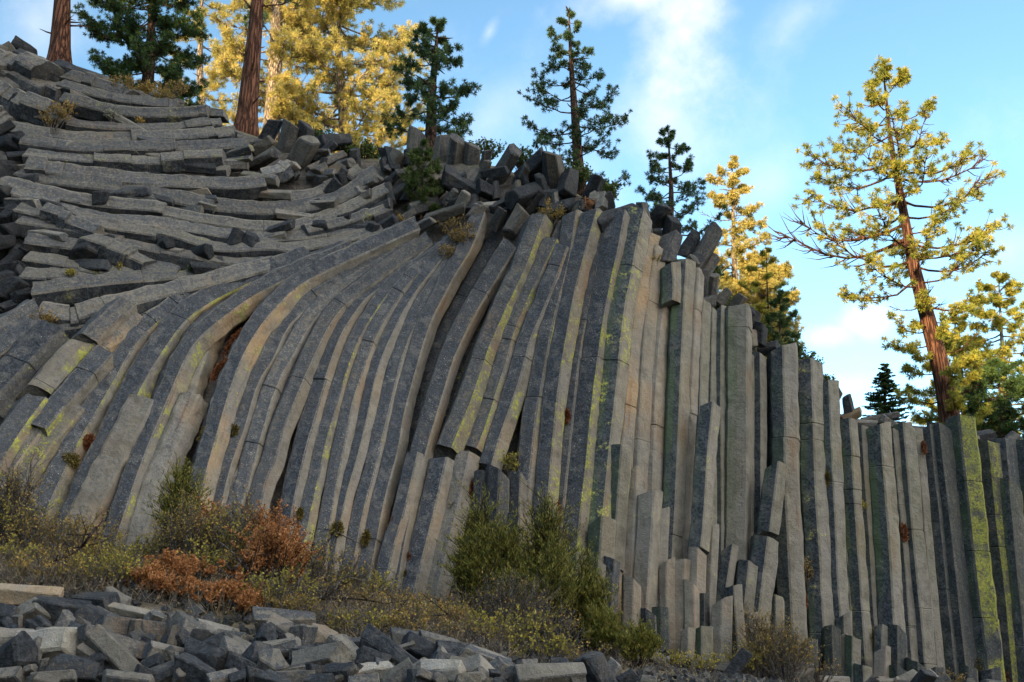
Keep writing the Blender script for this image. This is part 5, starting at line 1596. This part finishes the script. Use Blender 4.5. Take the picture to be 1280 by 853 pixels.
# ---- evergreen mats along the rim
for i, (px, by, ty, wpx, Y, words) in enumerate([(456, 204, 176, 60, 27.4, 'low green manzanita mat left of the forked dark pine'), (600, 205, 172, 64, 28.4, 'leafy green manzanita right of the forked dark pine'), (650, 212, 184, 54, 28.4, 'leafy green manzanita before the tallest dark pine'),
                                                 (722, 236, 200, 40, 28.4, 'grey-green brush at the foot of the tallest dark pine'), (756, 252, 226, 44, 28.6, 'low green mat right of the tallest dark pine'), (690, 222, 196, 40, 28.8, 'pale green brush left of the tallest dark pine'),
                                                 (1002, 470, 436, 50, 31.5, 'bright green mat hanging over the cliff edge'), (905, 395, 370, 30, 29.5, 'green brush behind the cliff edge boulders'), (985, 455, 425, 40, 31.5, 'grassy green bush beside the round sapling'),
                                                 (1030, 492, 470, 34, 32, 'small green bush on the descending cliff edge'), (890, 352, 330, 26, 28.5, 'small green bush behind the leaning ridge block'), (178, 128, 100, 60, 29, 'brown brush at the foot of the bushy dark pine'),
                                                 (410, 190, 160, 50, 30, 'sunlit brush behind the rim blocks'), (1190, 548, 528, 60, 36, 'low brush at the foot of the leaning pine')]):
    p = at(px, by, Y)
    k = Y / F_PX
    shrub('rim_shrub', words, 'bush', 'evergreen brush on the rim', p, wpx * k * 1.1, (by - ty) * k * 1.1, M['leaf_ochre' if 'brown' in words else 'leaf_green'], M['twig_dark'], 8700 + i, n_stem=26, n_leaf=1900, leaf=.075, px=(px, by), depth=1.0)


# ------------------------------------------------------------------ every label points to one thing
ORD = ['leftmost', 'second', 'third', 'fourth', 'fifth', 'sixth', 'seventh', 'eighth', 'ninth', 'tenth', 'eleventh', 'twelfth', 'thirteenth', 'fourteenth', 'fifteenth', 'sixteenth', 'seventeenth', 'eighteenth', 'nineteenth', 'twentieth',
       'twenty-first', 'twenty-second', 'twenty-third', 'twenty-fourth', 'twenty-fifth', 'twenty-sixth', 'twenty-seventh', 'twenty-eighth', 'twenty-ninth', 'thirtieth', 'thirty-first', 'thirty-second', 'thirty-third']
by_label = {}
for o, lab, px in THINGS:
    by_label.setdefault(lab, []).append((o, px))
for lab, lst in by_label.items():
    if len(lst) == 1:
        continue
    vertical = all(abs(px[0]) < 1 for o, px in lst)
    lst.sort(key=lambda q: q[1][1] if vertical else q[1][0])
    for k, (o, px) in enumerate(lst):
        if vertical:
            w_ = 'topmost' if k == 0 else ('lowest' if k == len(lst) - 1 else f'{ORD[k]} from the top')
        else:
            w_ = 'leftmost' if k == 0 else ('rightmost' if k == len(lst) - 1 else f'{ORD[k]} from left')
        o['label'] = f'{lab}, {w_}'
